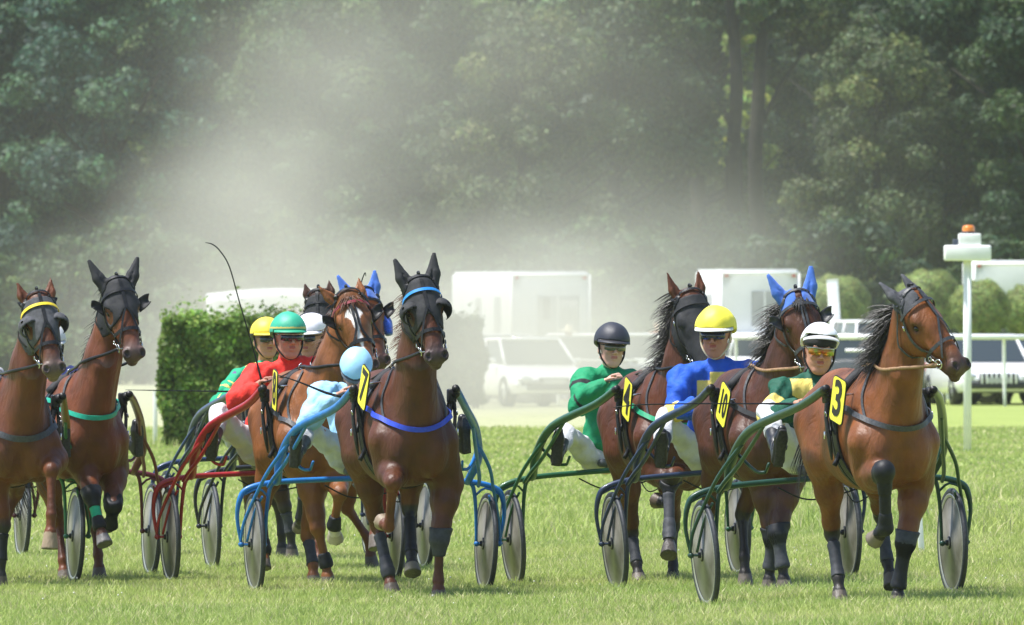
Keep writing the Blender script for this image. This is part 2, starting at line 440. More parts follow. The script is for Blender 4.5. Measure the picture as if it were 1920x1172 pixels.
rr = np.random.RandomState(9); tx = []; ty = []
for cx_, cy_, rad, n_ in [(1490, 128, .9, 1800), (1010, 125, .8, 1500), (1230, 127, .7, 900), (1570, 124, .8, 1100), (1870, 119, .9, 1700), (1060, 133, 1.2, 1500), (1440, 137, 1.2, 1500), (420, 135, 1, 900), (1880, 140, 1.5, 1500), (1780, 125, .8, 600), (650, 128, .9, 700), (330, 208, 1.6, 900), (1700, 168, 2.5, 900)]:
    X0 = (cx_ - 960) / FPX * cy_; tx.append(X0 + rr.normal(0, .30 * rad, n_)); ty.append(cy_ + rr.normal(0, 1.6, n_))
grass('tall_grass', 0, 0, 0, .06, .24, .012, 6, xy=(np.concatenate(tx), np.concatenate(ty)))
# clover heads
n = 150; Y = 96 + 40 * rr.rand(n); X = (rr.rand(n) * 2 - 1) * Y * .037
mb = MB()
for x, y in zip(X, Y): mb.ball((x, y, float(gz(x, y)) + .05 + .03 * rr.rand()), .006 + .003 * rr.rand(), 5)
tag(mb.build('clover_flowers', mat('clover_white', (.62, .60, .52), rough=.9)), kind='stuff')
# ------------------------------------------------------------------ foliage
def leaves(P, Nn, size, tint, seed, var=.25, aspect=.6):
    """leaf quads at P facing roughly Nn; returns V, F, T"""
    r = np.random.RandomState(seed); n = len(P)
    Nn = Nn + r.normal(0, .55, (n, 3)); Nn /= np.linalg.norm(Nn, axis=1, keepdims=True) + 1e-9
    A = r.normal(0, 1, (n, 3)); A -= Nn * (A * Nn).sum(1, keepdims=True); A /= np.linalg.norm(A, axis=1, keepdims=True) + 1e-9; B = np.cross(Nn, A)
    s_ = size * (.6 + .8 * r.rand(n, 1)); P = np.asarray(P)
    V = np.stack([P - A * s_, P - B * s_ * aspect + Nn * s_ * .15, P + A * s_, P + B * s_ * aspect + Nn * s_ * .15], 1).reshape(-1, 3)
    F = (np.arange(n)[:, None] * 4 + np.arange(4)[None])
    T = np.asarray(tint) * (1 + var * r.normal(0, 1, (n, 1))).clip(.35, 1.9) * (1 + .10 * r.normal(0, 1, (n, 3)))
    return V, F, np.repeat(T.clip(.004, .9), 4, 0)
def crown_points(blobs, n, r, fill=.35):
    """points scattered through lumpy blobs, mostly near their skins"""
    C = np.array([b[0] for b in blobs]); Rb = np.array([b[1] for b in blobs]); wt = (Rb[:, 0] * Rb[:, 2]); wt = wt / wt.sum()
    k = r.choice(len(blobs), n, p=wt); d = r.normal(0, 1, (n, 3)); d /= np.linalg.norm(d, axis=1, keepdims=True)
    rad = 1 - fill * r.rand(n, 1) ** 1.5; rad *= (1 + .16 * np.sin(d[:, :1] * 7 + k[:, None]) * np.cos(d[:, 2:] * 6 + k[:, None] * 2))
    return C[k] + d * Rb[k] * rad, d, k
def tree_mesh(seed, h, w, tint, nleaf, lsize, low=.08, nb=46, bs=1.25):
    r = np.random.RandomState(seed); blobs = []
    for i in range(nb):
        t = r.rand(); z = h * (low + (1 - low) * t); env = w * (math.sin(pi * min(1, .22 + .72 * t)) ** .7)
        a = r.rand() * 2 * pi; q = env * r.rand() ** .45
        s_ = (.09 + .09 * r.rand()) * w * bs; blobs.append(((q * cos(a), q * sin(a), z), (s_ * 1.2, s_ * 1.2, s_ * .85)))
    P, N, k = crown_points(blobs, nleaf, r, .55)
    kt = np.random.RandomState(seed + 1).rand(nb, 1); ct = np.array(tint) * (.70 + .65 * kt[k]) * np.where(kt[k] > .75, np.array([1.25, 1.1, .8]), 1)
    return leaves(P, N + np.array([0, 0, .35]), lsize, ct, seed + 2)
M_BARK = mat('bark', (.020, .017, .013), rough=.95, var=.4, scale=6, bump=.8)
TREES = {}
def trunk_mb(h, r0, seed, fork=0):
    r = random.Random(seed); mb = MB()
    top = Vector((r.uniform(-.3, .3), r.uniform(-.3, .3), h * .85))
    mb.tube([(0, 0, -.3), (0, 0, .5), (top.x * .4 + r.uniform(-.2, .2), top.y * .4, h * .35), (top.x * .8, top.y * .8, h * .6), top], [r0 * 1.35, r0, r0 * .85, r0 * .6, r0 * .15], 10, sub=4)
    for i in range(9):
        z = h * r.uniform(.22, .75); a = r.uniform(0, 2 * pi); L = h * r.uniform(.16, .32)
        p = Vector((top.x * z / h, top.y * z / h, z)); d = Vector((cos(a), sin(a), r.uniform(.25, .8)))
        mb.tube([p, p + d * L * .5 + Vector((0, 0, .1)), p + d * L + Vector((r.uniform(-.3, .3), 0, .2))], [r0 * .38, r0 * .22, r0 * .05], 6, sub=3)
    return mb
def tree(variant, px, Y, h, w, label, tint, nleaf=26000, seed=1, rz=0, low=.05, lsize=.13, r0=.28, sx=1.0, group='woodland trees behind the racecourse', bs=1.5, nb=60):
    key = variant
    root = tag(empty('tree', ((px - 960) / FPX * Y, Y, 0), rz), label, 'tree', group)
    if key not in TREES:
        V, F, T = tree_mesh(seed, h, w, tint, nleaf, lsize, low, nb, bs)
        TREES[key] = (mesh_obj('crown', V, F, M_LEAF, root, False, T), trunk_mb(h, r0, seed).build('trunk', M_BARK, root))
    else:
        for o in TREES[key]:
            c = o.copy(); COL.objects.link(c); c.parent = root
    root.scale = (sx, sx, sx)
    return root
TG = dict(dark=(.034, .066, .028), blue=(.040, .094, .062), mid=(.060, .108, .038), olive=(.080, .112, .044), light=(.26, .34, .08))
# a back row that closes the view, then the woodland edge itself
for i, px in enumerate((-150, 150, 430, 700, 980, 1260, 1560, 1850, 2080)):
    tree('back%d' % (i % 3), px, 446 + (i * 7) % 12, 15.5, 4.3, ['dark tall tree in the back row of the wood, at the far left edge', 'dark tall back row tree above the horse with the yellow browband', 'dark tall tree in the back row of the wood, above the whip tip', 'dark tall back row tree above the hooded dark bay horse with the blue collar', 'dark tall back row tree standing behind the white horsebox with barred doors', 'dark tall back row tree above the horse in the full black face hood', 'dark tall tree in the back row of the wood, above the two clipped round bushes', 'dark tall tree in the back row of the wood, above the orange beacon post', 'dark tall tree in the back row of the wood, beyond the right edge'][i],
         TG['dark'], 26000, 40 + i % 3, i * 1.1, -.02, .26, bs=2.6, nb=60)
edge = [('a', 10, 404, 1.0, 'blue', 'blue green tree with heavy clumps at the left edge of the wood'), ('b', 215, 398, .95, 'blue', 'dark blue green tree above the second horse from the left'),
        ('c', 400, 412, 1.0, 'mid', 'mid green broad tree directly above the raised whip'), ('d', 590, 404, .86, 'mid', 'mid green tree veiled by the thickest dust, left of the hooded horse number 7'),
        ('c', 800, 414, .98, 'mid', 'green tree above the hooded horse number 7'), ('e', 985, 402, .80, 'olive', 'olive green lower tree right above the white horsebox with barred doors'),
        ('d', 1150, 410, .95, 'mid', 'green tree between the horsebox and the horse wearing number 4'), ('f', 1310, 424, 1.0, 'dark', 'shadowy tree left of the twin bare trunks'),
        ('e', 1500, 430, .98, 'olive', 'yellowish tree just right of the twin bare trunks'), ('e', 1650, 398, .74, 'olive', 'low yellow green tree above the rightmost horse'),
        ('f', 1790, 408, .96, 'dark', 'dark tree above the post with the orange beacon'), ('f', 1945, 398, .85, 'dark', 'dark tree at the right edge of the wood')]
for i, (v, px, Y, s_, tn, lab) in enumerate(edge):
    tree('edge' + v, px, Y, 13.0, 3.5, lab, TG[tn], 60000, 70 + ord(v), i * 1.7, -.03, .095, .30, s_, bs=1.35, nb=150)
for i, (px, lab) in enumerate(((60, 'farthest dark tree, seen through gaps at the far left'), (560, 'farthest dark tree, seen through gaps above the starred chestnut'), (1120, 'farthest dark tree, seen through gaps above the driver in green'), (1230, 'farthest dark tree, seen through gaps above the full black hood'), (1700, 'farthest dark tree, seen through gaps above the number 3 horse'))):
    tree('back%d' % (i % 3), px, 474 + i, 15.5, 4.3, lab, TG['dark'], 26000, 40 + i % 3, i * 2.3 + .5, -.02, .26, sx=1.1)
# twin bare trunks with bright leaves in the gap
for px, Y, sd, lab in ((1376, 411, 5, 'bare dark trunk, left one of the twin trunks high up in the wood'), (1420, 412, 8, 'bare dark trunk, right one of the twin trunks high up in the wood')):
    t_ = tag(empty('tree', ((px - 960) / FPX * Y, Y, 0)), lab, 'tree', 'woodland trees behind the racecourse')
    rq = random.Random(sd); m_ = MB()
    m_.tube([(0, 0, -.2), (.1, 0, 3), (-.05, 0, 6), (.08, .1, 9), (.3 * (1 if sd == 8 else -1), .2, 13)], [.30, .25, .22, .2, .12], 10, sub=5)
    m_.tube([(0, 0, 7.2), (.7 * (1 if sd == 8 else -1), 0, 8.6), (1.4 * (1 if sd == 8 else -1), 0, 9.6)], [.1, .08, .03], 7, sub=4)
    m_.build('trunk', M_BARK, t_)
    V, F, T = tree_mesh(sd, 2.6, 1.7, TG['mid'], 5000, .12, 0, 14); V = V + np.array([0, 0, 10.2]); mesh_obj('crown', V, F, M_LEAF, t_, False, T)
V, F, T = tree_mesh(91, 10.2, 1.15, TG['light'], 9000, .10, .62, 22, 1.6)  # sunlight on this foliage is put into its brighter leaf tint
t_ = tag(empty('tree', ((1398 - 960) / FPX * 416, 416, 0)), 'young tree with leaves tinted bright as if sunlit, seen between the twin bare trunks', 'tree', 'woodland trees behind the racecourse')
mesh_obj('crown', V, F, M_LEAF, t_, False, T); trunk_mb(9, .12, 3).build('trunk', M_BARK, t_)
# shrubs at the foot of the wood
SHL = ['at the left edge of the picture', 'behind the yellow browband', 'left of the leafy hedge', 'above the leafy hedge', "left of the raised whip's driver", 'behind the starred chestnut horse', 'behind the dark bay horse', 'left of the middle horsebox', 'behind the middle horsebox', 'right of the middle horsebox', 'behind the full black hood', 'left of the tall square white post', 'behind the round bushes', 'right of the beacon post']
for i, px in enumerate(range(-20, 2000, 145)):
    V = tree('shrub%d' % (i % 3 + (3 if px > 1150 else 0)), px, 378 + (i * 5) % 9, 3.6, 1.9, 'low shrub number in the row at the foot of the wood', TG['dark' if px > 1150 else 'mid'], 7000, (140 if px > 1150 else 120) + i % 3, i * 2.1, 0, .09, .06, .9 + .15 * (i % 3), 'shrubs at the foot of the wood')
    V['label'] = 'low shrub at the foot of the wood, ' + SHL[i]
    V.name = 'shrub'; V['category'] = 'shrub'
# ------------------------------------------------------------------ clipped hedges and round bushes
def hedge(px0, px1, pytop, Y, depth, label, tint, n, ls, seed, sparse=.25):
    x0, x1 = (px0 - 960) / FPX * Y, (px1 - 960) / FPX * Y; ht = CAM_H - (pytop - HZ) / FPX * Y; wd = x1 - x0
    root = tag(empty('hedge', ((x0 + x1) / 2, Y + depth / 2, 0)), label, 'hedge')
    r = np.random.RandomState(seed); P = []; N = []
    q = r.rand(n, 3) - .5; f = r.randint(0, 5, n); side = np.sign(r.rand(n) - .5)
    nn = np.zeros((n, 3)); pos = q * np.array([wd, depth, ht])
    top = f == 0; pos[top, 2] = ht / 2; nn[top, 2] = 1
    fb = (f == 1) | (f == 2) | (f == 3); pos[fb, 1] = -depth / 2 * np.where(r.rand(fb.sum()) < .8, 1, -1); nn[fb, 1] = np.sign(pos[fb, 1])
    sd_ = f == 4; pos[sd_, 0] = wd / 2 * side[sd_]; nn[sd_, 0] = side[sd_]
    pos = pos + r.normal(0, .02, (n, 3)) - nn * (r.rand(n, 1) ** 2 * .16) + nn * .05 * np.sin(pos[:, :1] * 9 + pos[:, 2:] * 7)
    # soften the box corners
    pos[:, 2] += np.where(pos[:, 2] > ht * .42, .07 * np.abs(r.normal(0, 1, n)) ** 1.5 * (r.rand(n) < .35), 0); pos[:, 0] += .05 * np.sin(pos[:, 2] * 5 + 1) * np.sign(pos[:, 0]) * (np.abs(pos[:, 0]) > wd * .4)
    e = np.abs(pos[:, 0]) / (wd / 2); tz = pos[:, 2] / (ht / 2); pos[:, 2] -= np.clip(e - .88, 0, 1) * np.clip(tz - .7, 0, 1) * .8
    pos[:, 2] += ht / 2; keep = r.rand(n) > sparse * np.clip(1 - pos[:, 2] / (ht * .42), 0, 1) * 1.6; keep &= ~((pos[:, 2] < .1))
    pos = pos[keep]; nn = nn[keep]
    mix_ = value_noise(pos[:, 0] * 1 + 20, pos[:, 2] + 9, seed, 3.5)[:, None]; tt = np.array(tint) * (.55 + .95 * mix_)
    V, F, T = leaves(pos, nn * .8 + np.array([0, 0, .3]), ls, tt, seed + 1, .3); mesh_obj('foliage', V, F, M_LEAF, root, False, T)
    mb = MB(); mb.box((0, 0, ht * .5 + .05), (wd - .34, depth - .34, ht - .40)); mb.build('core', mat('hedge_core', (.015, .02, .008), rough=1), root, smooth=False)
    k = int(60 * wd); P_ = []
    for i in range(k):
        x = (r.rand() - .5) * wd * .98; y = -(depth / 2) * (.5 + .5 * r.rand()); P_.append([[x, y, 0], [x + r.normal(0, .03), y - .02, ht * .25], [x + r.normal(0, .07), y, ht * .5], [x + r.normal(0, .12), y, ht * .85]])
    V, F = hairs(np.array(P_), np.full(k, .010)); mesh_obj('stems', V, F, M_BARK, root)
    return root
hedge(302, 560, 604, 207, 1.3, 'clipped leafy green hedge on the left, bare and twiggy near the ground', (.14, .22, .042), 40000, .040, 21)
hedge(770, 906, 606, 290, 1.5, 'pale dust veiled block hedge beside the white hatchback', (.085, .12, .05), 22000, .05, 23)
def topiary(px, py, rad, Y, label, seed, zs=1.0):
    X = (px - 960) / FPX * Y; z = CAM_H - (py - HZ) / FPX * Y; R = rad / FPX * Y
    root = tag(empty('round_bush', (X, Y, 0)), label, 'bush', 'clipped round bushes')
    r = np.random.RandomState(seed); n = 16000; d = r.normal(0, 1, (n, 3)); d /= np.linalg.norm(d, axis=1, keepdims=True)
    q = np.sign(d) * np.abs(d) ** .85; q /= np.linalg.norm(q, axis=1, keepdims=True) ** .6
    P = q * R * np.array([1.0, 1.0, .95 * zs]) * (1 - .12 * r.rand(n, 1) ** 2) + np.array([0, 0, z]) + r.normal(0, .02, (n, 3)) + d * .04 * np.sin(d[:, :1] * 11 + d[:, 2:] * 9 + seed)
    tt = np.array((.23, .29, .085)) * (.7 + .6 * value_noise(d[:, 0] + 3, d[:, 2] + 3, seed, 5)[:, None])
    V, F, T = leaves(P, d * 1.2, .035, tt, seed, .22); mesh_obj('foliage', V, F, M_LEAF, root, False, T)
    MB().ball((0, 0, z), (R * .86, R * .86, R * .82 * zs), 20).build('core', mat('bush_core', (.02, .03, .01), rough=1), root)
    MB().tube([(0, 0, -.1), (0, 0, z)], [.09, .06], 8).build('trunk', M_BARK, root)
topiary(1566, 578, 66, 350, 'clipped round bush left of the tall white rail post, right of the second horsebox', 1)
topiary(1742, 566, 64, 356, 'clipped round bush behind the ears of the rightmost horse', 2)
topiary(1838, 578, 56, 345, 'clipped round bush just right of the beacon post', 3)
topiary(1932, 582, 52, 350, 'clipped round bush cut off by the right edge', 4)
# ------------------------------------------------------------------ rails and posts
M_WHITE = mat('white_paint', (.86, .86, .85), rough=.4, var=.05, scale=8)
def rail(px0, px1, py, Y, label, posts, r=.055, Y1=None):
    Y1 = Y1 or Y; root = tag(empty('running_rail', tuple(at(px0, py, Y)) ), label, 'rail'); o = root.location.copy()
    z = lambda a, y: CAM_H - (a - HZ) / FPX * y
    p0, p1 = at(px0, py, Y), at(px1, py, Y1); p1.z = p0.z
    MB().tube([p0 - o, p1 - o], r, 10).build('top_rail', M_WHITE, root)
    for px in posts:
        t = (px - px0) / (px1 - px0); p = p0.lerp(p1, t)
        MB().tube([Vector((p.x, p.y, p.z)) - o, Vector((p.x, p.y + .18, p.z - .18)) - o, Vector((p.x + .02, p.y + .22, -.1)) - o], [.03, .035, .035], 8, sub=3).build('post', M_WHITE, root)
rail(1360, 2060, 632, 296, 'white running rail crossing behind the white helmet and the rightmost horse', (1380, 1883))
rail(830, 1260, 675, 300, 'thin pale rail in front of the parked cars, left of the driver in green', (1045,), .018)
rail(1585, 2050, 657, 303, 'lower thin rail behind the main running rail on the right', (1770, 1690), .035)
def post(label, px, py0, py1, Y, wpx, lean=0, square=True, name='white_post'):
    s_ = FPX / Y; h = (py1 - py0) / s_; w_ = wpx / s_; p = at(px, py1, Y); root = tag(empty(name, (p.x, Y, float(gz(p.x, Y)))), label, 'post')
    h = CAM_H - (py0 - HZ) / s_ - float(gz(p.x, Y))
    b = MB()
    if square: b.box((0, 0, h / 2 - .05), (w_, w_ * .8, h + .1), bev=w_ * .1)
    else: b.tube([(0, 0, -.1), (0, 0, h)], w_ / 2, 12)
    b.build('shaft', M_WHITE, root); MB().box((0, 0, h + .005), (w_ * 1.06, w_ * .86, .02), bev=.005).build('cap', M_WHITE, root)
    root.rotation_euler = (0, radians(lean), 0)
post('tall square white post behind the blue eared horse, holding the running rail', 1574, 525, 742, 332, 21, -3.5)
post('short white stake in the grass behind the legs of the rightmost horse', 1729, 935, 1040, 110, 11, -4, name='white_stake')
post('slim white stake left of the leafy hedge', 291, 735, 838, 210, 8, name='white_stake')
post('stout short white post below the muzzle of the rightmost horse', 1772, 690, 745, 318, 17, name='white_stake')
# beacon post
Yp = 201.6; sp_ = FPX / Yp; bp_ = tag(empty('beacon_post', ((1814 - 960) / sp_, Yp, 0)), 'tall white finish post topped with a box and an orange beacon', 'post')
zz = lambda py: CAM_H - (py - HZ) / sp_
MB().tube([(0, 0, -.1), (0, 0, zz(484))], .057, 16).build('pole', M_WHITE, bp_)
MB().box((0, 0, (zz(460) + zz(489)) / 2), (.67, .40, zz(460) - zz(489)), bev=.025).build('lamp_housing', M_WHITE, bp_)
MB().box((.03, 0, (zz(438) + zz(461)) / 2), (.32, .3, zz(438) - zz(461)), bev=.015).build('control_box', M_WHITE, bp_)
MB().lathe([(0, -.012), (.022, -.012), (.022, .0)], (.0, -.152, zz(449)), (0, -1, 0), 12).build('sensor', M_INKB if 'M_INKB' in globals() else mat('black_plastic', (.01, .01, .012), rough=.4), bp_)
MB().box((-.17, .0, zz(455)), (.08, .2, .10), bev=.01).build('cable_box', mat('dark_plastic', (.04, .05, .08), rough=.5), bp_)
MB().lathe([(.0, 0), (.105, 0), (.105, .03), (.095, .035), (0, .035)], (.015, 0, zz(438.5)), (0, 0, 1), 20).build('beacon_base', bpy.data.materials['black_plastic'], bp_)
MB().lathe([(.09, 0), (.088, .05), (.08, .075), (.06, .088), (0, .09)], (.015, 0, zz(434)), (0, 0, 1), 24).build('beacon', mat('orange_lens', (.75, .22, .02), rough=.25, coat=.5), bp_)
# ------------------------------------------------------------------ vehicles
M_GLASS = mat('car_glass', (.03, .04, .045), rough=.06, spec=.8)
M_HEAD = mat('headlight_glass', (.55, .57, .58), rough=.1, metal=.3)
M_BLKP = mat('black_trim', (.015, .015, .017), rough=.5)
M_CARW = mat('car_white', (.82, .82, .82), rough=.25, coat=.6); M_CARS = mat('car_silver', (.42, .44, .45), rough=.25, metal=.4, coat=.6); M_CARD = mat('car_dark_grey', (.07, .075, .08), rough=.25, coat=.6)
M_TAIL = mat('tail_lamp_red', (.45, .015, .01), rough=.2)
def loft(secs, closed_ends=True):
    n = len(secs[0]); V = [p for s_ in secs for p in s_]; F = []
    for i in range(len(secs) - 1):
        for k in range(n): F.append((i * n + k, i * n + (k + 1) % n, (i + 1) * n + (k + 1) % n, (i + 1) * n + k))
    if closed_ends: F.append(tuple(range(n - 1, -1, -1))); F.append(tuple((len(secs) - 1) * n + k for k in range(n)))
    return V, F
def car(label, px, Y, rz, paint, style='hatch', group='parked cars beyond the rail', slats=False):
    """front of the car points to local -y"""
    root = tag(empty('parked_car', ((px - 960) / FPX * Y, Y, 0), radians(rz)), label, 'car', group)
    K = dict(hatch=(4.1, 1.74, 1.46), suv=(4.4, 1.86, 1.80), estate=(4.6, 1.78, 1.52), van=(4.6, 1.85, 1.95))[style]; Lh, W, H = K[0] / 2, K[1] / 2, K[2]
    bl = H * (.62 if style != 'suv' else .60)
    hood = bl - (.14 if style in ('hatch', 'estate') else .06)
    st = [(-Lh, .38, hood - .22, .80), (-Lh + .08, .30, hood - .12, .93), (-Lh + .5, .26, hood - .03, .99), (-Lh + 1.05, .25, bl - .02, 1.0), (0, .24, bl + .01, 1.0), (Lh - .7, .25, bl + .03, .99), (Lh - .12, .30, bl + .0, .94), (Lh, .40, bl - .10, .84)]
    secs = []
    for y, z0, z1, w_ in st:
        w = W * w_; secs.append([(-w * .92, y, z0), (-w, y, z0 + .14), (-w, y, (z0 + z1) / 2), (-w * .97, y, z1 - .06), (-w * .86, y, z1), (w * .86, y, z1), (w * .97, y, z1 - .06), (w, y, (z0 + z1) / 2), (w, y, z0 + .14), (w * .92, y, z0)])
    V, F = loft(secs); b = MB().add(V, F).build('body', paint, root); md = b.modifiers.new('b', 'BEVEL'); md.width = .03; md.segments = 2
    rear = {'hatch': (Lh - .55, Lh - .15), 'suv': (Lh - .3, Lh - .12), 'estate': (Lh - .4, Lh - .12), 'van': (Lh - .15, Lh - .08)}[style]
    f0 = -Lh + (1.0 if style != 'van' else .75); f1 = f0 + (.75 if style not in ('suv', 'van') else .45)
    def cab(wk, zt, m_, nm, z0=bl - .02, off=0.0, y_=(f0, f1, rear[0], rear[1])):
        a = [[(-W * .88 * wk, y_[0], z0), (-W * .74 * wk, y_[1], zt), (-W * .74 * wk, y_[2], zt), (-W * .86 * wk, y_[3], z0)]]
        L_, R_s = a[0], [(-x, y, z) for x, y, z in a[0]]
        V = L_ + R_s; F = [(0, 1, 2, 3), (7, 6, 5, 4), (0, 4, 5, 1), (1, 5, 6, 2), (2, 6, 7, 3), (3, 7, 4, 0)]
        o = MB().add(V, F).build(nm, m_, root, smooth=False); return o
    cab(1, H - .07, M_GLASS, 'window')
    roof = MB(); roof.box((0, (f1 + rear[0]) / 2, H - .045), (W * 1.50, rear[0] - f1 + .06, .07), bev=.03)
    for q in (-1, 1):
        roof.tube([(q * W * .89, f0 - .02, bl - .02), (q * W * .755, f1, H - .06)], .035, 6); roof.tube([(q * W * .87, rear[1] + .01, bl - .02), (q * W * .755, rear[0], H - .06)], .05, 6)
        roof.tube([(q * W * .88, (f1 + rear[0]) / 2 + .1, bl - .02), (q * W * .755, (f1 + rear[0]) / 2, H - .05)], .035, 6)
        roof.tube([(q * W * .755, f1, H - .06), (q * W * .755, rear[0], H - .06)], .03, 6)
    roof.build('roof', paint, root)
    for q in (-1, 1):
        for yy in (-Lh + .8, Lh - .85):
            wl = empty('wheel'); wl.parent = root; wl.location = (q * (W - .10), yy, .32)
            MB().lathe([(.2, -.11), (.31, -.11), (.33, -.07), (.33, .07), (.31, .11), (.2, .11)], (0, 0, 0), (1, 0, 0), 24).build('tyre', M_BLKP, wl)
            MB().lathe([(0, -.08), (.05, -.09), (.20, -.09), (.20, .09), (.05, .09), (0, .08)], (0, 0, 0), (1, 0, 0), 16).build('rim', M_CARS, wl)
        MB().ball((q * W * .70, -Lh + .05, hood - .20), (.17, .07, .085), 12).build('headlight', M_HEAD, root)
        MB().box((q * W * .80, Lh - .05, bl - .16), (.22, .06, .22), bev=.02).build('tail_light', M_TAIL, root)
        MB().box((q * (W + .06), f0 + .35, bl + .06), (.14, .10, .11), bev=.03).build('wing_mirror', paint, root)
    MB().box((0, -Lh - .0, .42), (W * 1.35, .06, .14), bev=.02).build('air_intake', M_BLKP, root)
    if slats:
        g_ = MB().box((0, -Lh - .0, hood - .23), (W * .95, .05, .22), bev=.02).build('grille', M_BLKP, root)
        m_ = MB()
        for k in range(8): m_.box(((k - 3.5) * .105, -Lh - .035, hood - .23), (.045, .03, .22), bev=.008)
        m_.build('slats', paint, g_)
    else: MB().box((0, -Lh - .0, hood - .20), (W * .75, .05, .09), bev=.02).build('grille', M_BLKP, root)
    MB().box((0, -Lh - .045, .53), (.48, .012, .11)).build('licence_plate', mat('blank_plate', (.5, .5, .48), rough=.5), root, smooth=False)
    return root
car('white hatchback turned towards the right, nearest of the parked cars, beside the pale block hedge', 985, 297, 17, M_CARW, 'hatch')
car('white car just behind the white hatchback, of which the windscreen and bonnet show above it', 925, 308, 20, M_CARW, 'estate')
car('dark grey car parked side on, between the white hatchback and the driver in green', 1095, 306, 82, M_CARD, 'hatch')
car('pale estate car parked side on behind the driver in green', 1192, 316, 84, M_CARW, 'estate')
car('white off-roader with an upright slatted grille, right of the beacon post', 1838, 302, 8, M_CARW, 'estate', slats=True)
car('silver hatchback cut off by the right edge, beside the off-roader', 1935, 304, -35, M_CARS, 'hatch')
car('dark grey car behind the muzzle of the rightmost horse', 1735, 306, 78, M_CARD, 'estate')
car('white pick-up like car with a wide windscreen, seen right of the tall white post', 1650, 330, 10, M_CARW, 'suv')
car('white car parked side on behind the driver with the yellow helmet', 1440, 322, 80, M_CARW, 'estate')
M_BOXW = mat('box_white', (.72, .73, .73), rough=.45, var=.05, scale=3); M_BOXG = mat('box_grey', (.30, .31, .31), rough=.6, var=.1, scale=5)
def horsebox(label, px, pytop, Y, rz, W, Ln, style=0, base=.55):
    s_ = FPX / Y; H = CAM_H - (pytop - HZ) / s_
    root = tag(empty('horsebox', ((px - 960) / s_, Y, 0), radians(rz)), label, 'horsebox', 'parked horseboxes')
    b = MB()
    b.box((0, Ln / 2, (H + base) / 2), (W, Ln, H - base), bev=.05); bo = b.build('body', M_BOXW, root)
    MB().box((0, Ln / 2, H + .02), (W * .95, Ln * .97, .06), bev=.02).build('roof', M_BOXW, root)
    fr = MB()
    for q in (-1, 1): fr.tube([(q * (W / 2 - .02), -.02, base), (q * (W / 2 - .02), -.02, H - .03)], .035, 6)
    fr.tube([(-W / 2, -.02, H - .04), (W / 2, -.02, H - .04)], .035, 6); fr.tube([(-W / 2, -.02, base + .02), (W / 2, -.02, base + .02)], .04, 6)
    fr.build('rear_frame', M_WHITE, root)
    if style in (0, 1):
        dw, dx = (W * .52, W * .10) if style == 0 else (W * .34, .12)
        dh0, dh1 = (base + .2, H - .5) if style == 0 else (H - 1.25, H - .45)
        d = MB().box((dx, -.012, (dh0 + dh1) / 2), (dw, .05, dh1 - dh0), bev=.01).build('door', M_BOXG, root)
        MB().box((dx - dw * .03, -.045, (dh0 + dh1) / 2), (.03, .03, dh1 - dh0)).build('door_seam', M_WHITE, d, smooth=False)
        if style == 0:
            g_ = MB().box((dx + dw * .22, -.05, dh1 - .32), (dw * .46, .02, .46)).build('vent', M_BLKP, d, smooth=False); bb = MB()
            for k in range(7): bb.tube([(dx + dw * .02 + k * dw * .065, -.07, dh1 - .54), (dx + dw * .02 + k * dw * .065, -.07, dh1 - .10)], .014, 5)
            bb.build('bars', M_WHITE, g_)
            w_ = MB().box((dx - dw * .30, -.05, dh1 - .3), (dw * .16, .02, .5)).build('vent', M_BLKP, d, smooth=False)
    for q in (-1, 1):
        MB().box((q * (W / 2 - .14), -.045, H - .10), (.09, .03, .06), bev=.01).build('marker_lamp', M_TAIL, root)
    wn = MB()
    for k, (yy, w_, h_, z_) in enumerate(((1.15, .55, .85, H - .95), (2.9, .5, .5, H - .8), (4.1, .3, .35, H - 1.4))):
        if yy + .4 < Ln: MB().box((-W / 2 - .006, yy, z_), (.03, w_, h_), bev=.01).build('window', M_BOXG, root)
    for q in (-1, 1):
        for yy in (Ln * .35, Ln * .78): MB().lathe([(0, -.1), (.4, -.11), (.42, -.06), (.42, .06), (.4, .11), (0, .1)], (q * (W / 2 - .12), yy, .42), (1, 0, 0), 24).build('wheel', M_BLKP, root)
    MB().box((0, Ln / 2, base - .06), (W * .8, Ln * .96, .14)).build('chassis', M_BLKP, root, smooth=False)
    return root
horsebox('white horsebox with barred grey rear doors, side windows showing, in the middle of the picture', 1032, 513, 318, 14.5, 1.86, 5.4, 0)
horsebox('white horsebox with a single grey rear window, behind the blue eared horse number 10', 1425, 509, 322, 12, 1.86, 2.6, 1)
# awning-roofed trailer at the right edge
hb = horsebox('white trailer with a pale roof band at the right edge, behind the round bushes', 1935, 492, 362, 3, 3.0, 3.5, 2, 2.0)
# curved-roof trailer in the dust
Yt = 326; s_ = FPX / Yt; cr = tag(empty('trailer', ((495 - 960) / s_, Yt, 0), 0), 'long pale trailer with a gently curved roof, fading in the dust above the leafy hedge', 'trailer')
secs = []; W_ = 2.68
for i in range(15):
    t = i / 14; x = (t - .5) * W_; zt = CAM_H - (612 - 545 + 34 - 575 + 575 - 61 - 40 - HZ + HZ) / s_ if False else CAM_H + ((HZ - 555) + 17 * math.sin(pi * min(1, t * .55 + .12)) - 2) / s_
    secs.append([(x, 0, .6), (x, 0, zt - .25), (x, .08, zt - .05), (x, .3, zt), (x, 1.9, zt), (x, 2.2, zt - .2), (x, 2.2, .6)])
V, F = loft(secs); MB().add(V, F).build('body', M_BOXW, cr)
MB().box((.1, -.012, CAM_H + (HZ - 567) / s_), (W_ * .86, .02, .05)).build('trim_strip', M_WHITE, cr, smooth=False)
for x in (-.7, .7): MB().lathe([(0, -.1), (.3, -.1), (.34, 0), (.3, .1), (0, .1)], (x, .15, .34), (0, 1, 0), 20).build('wheel', M_BLKP, cr)
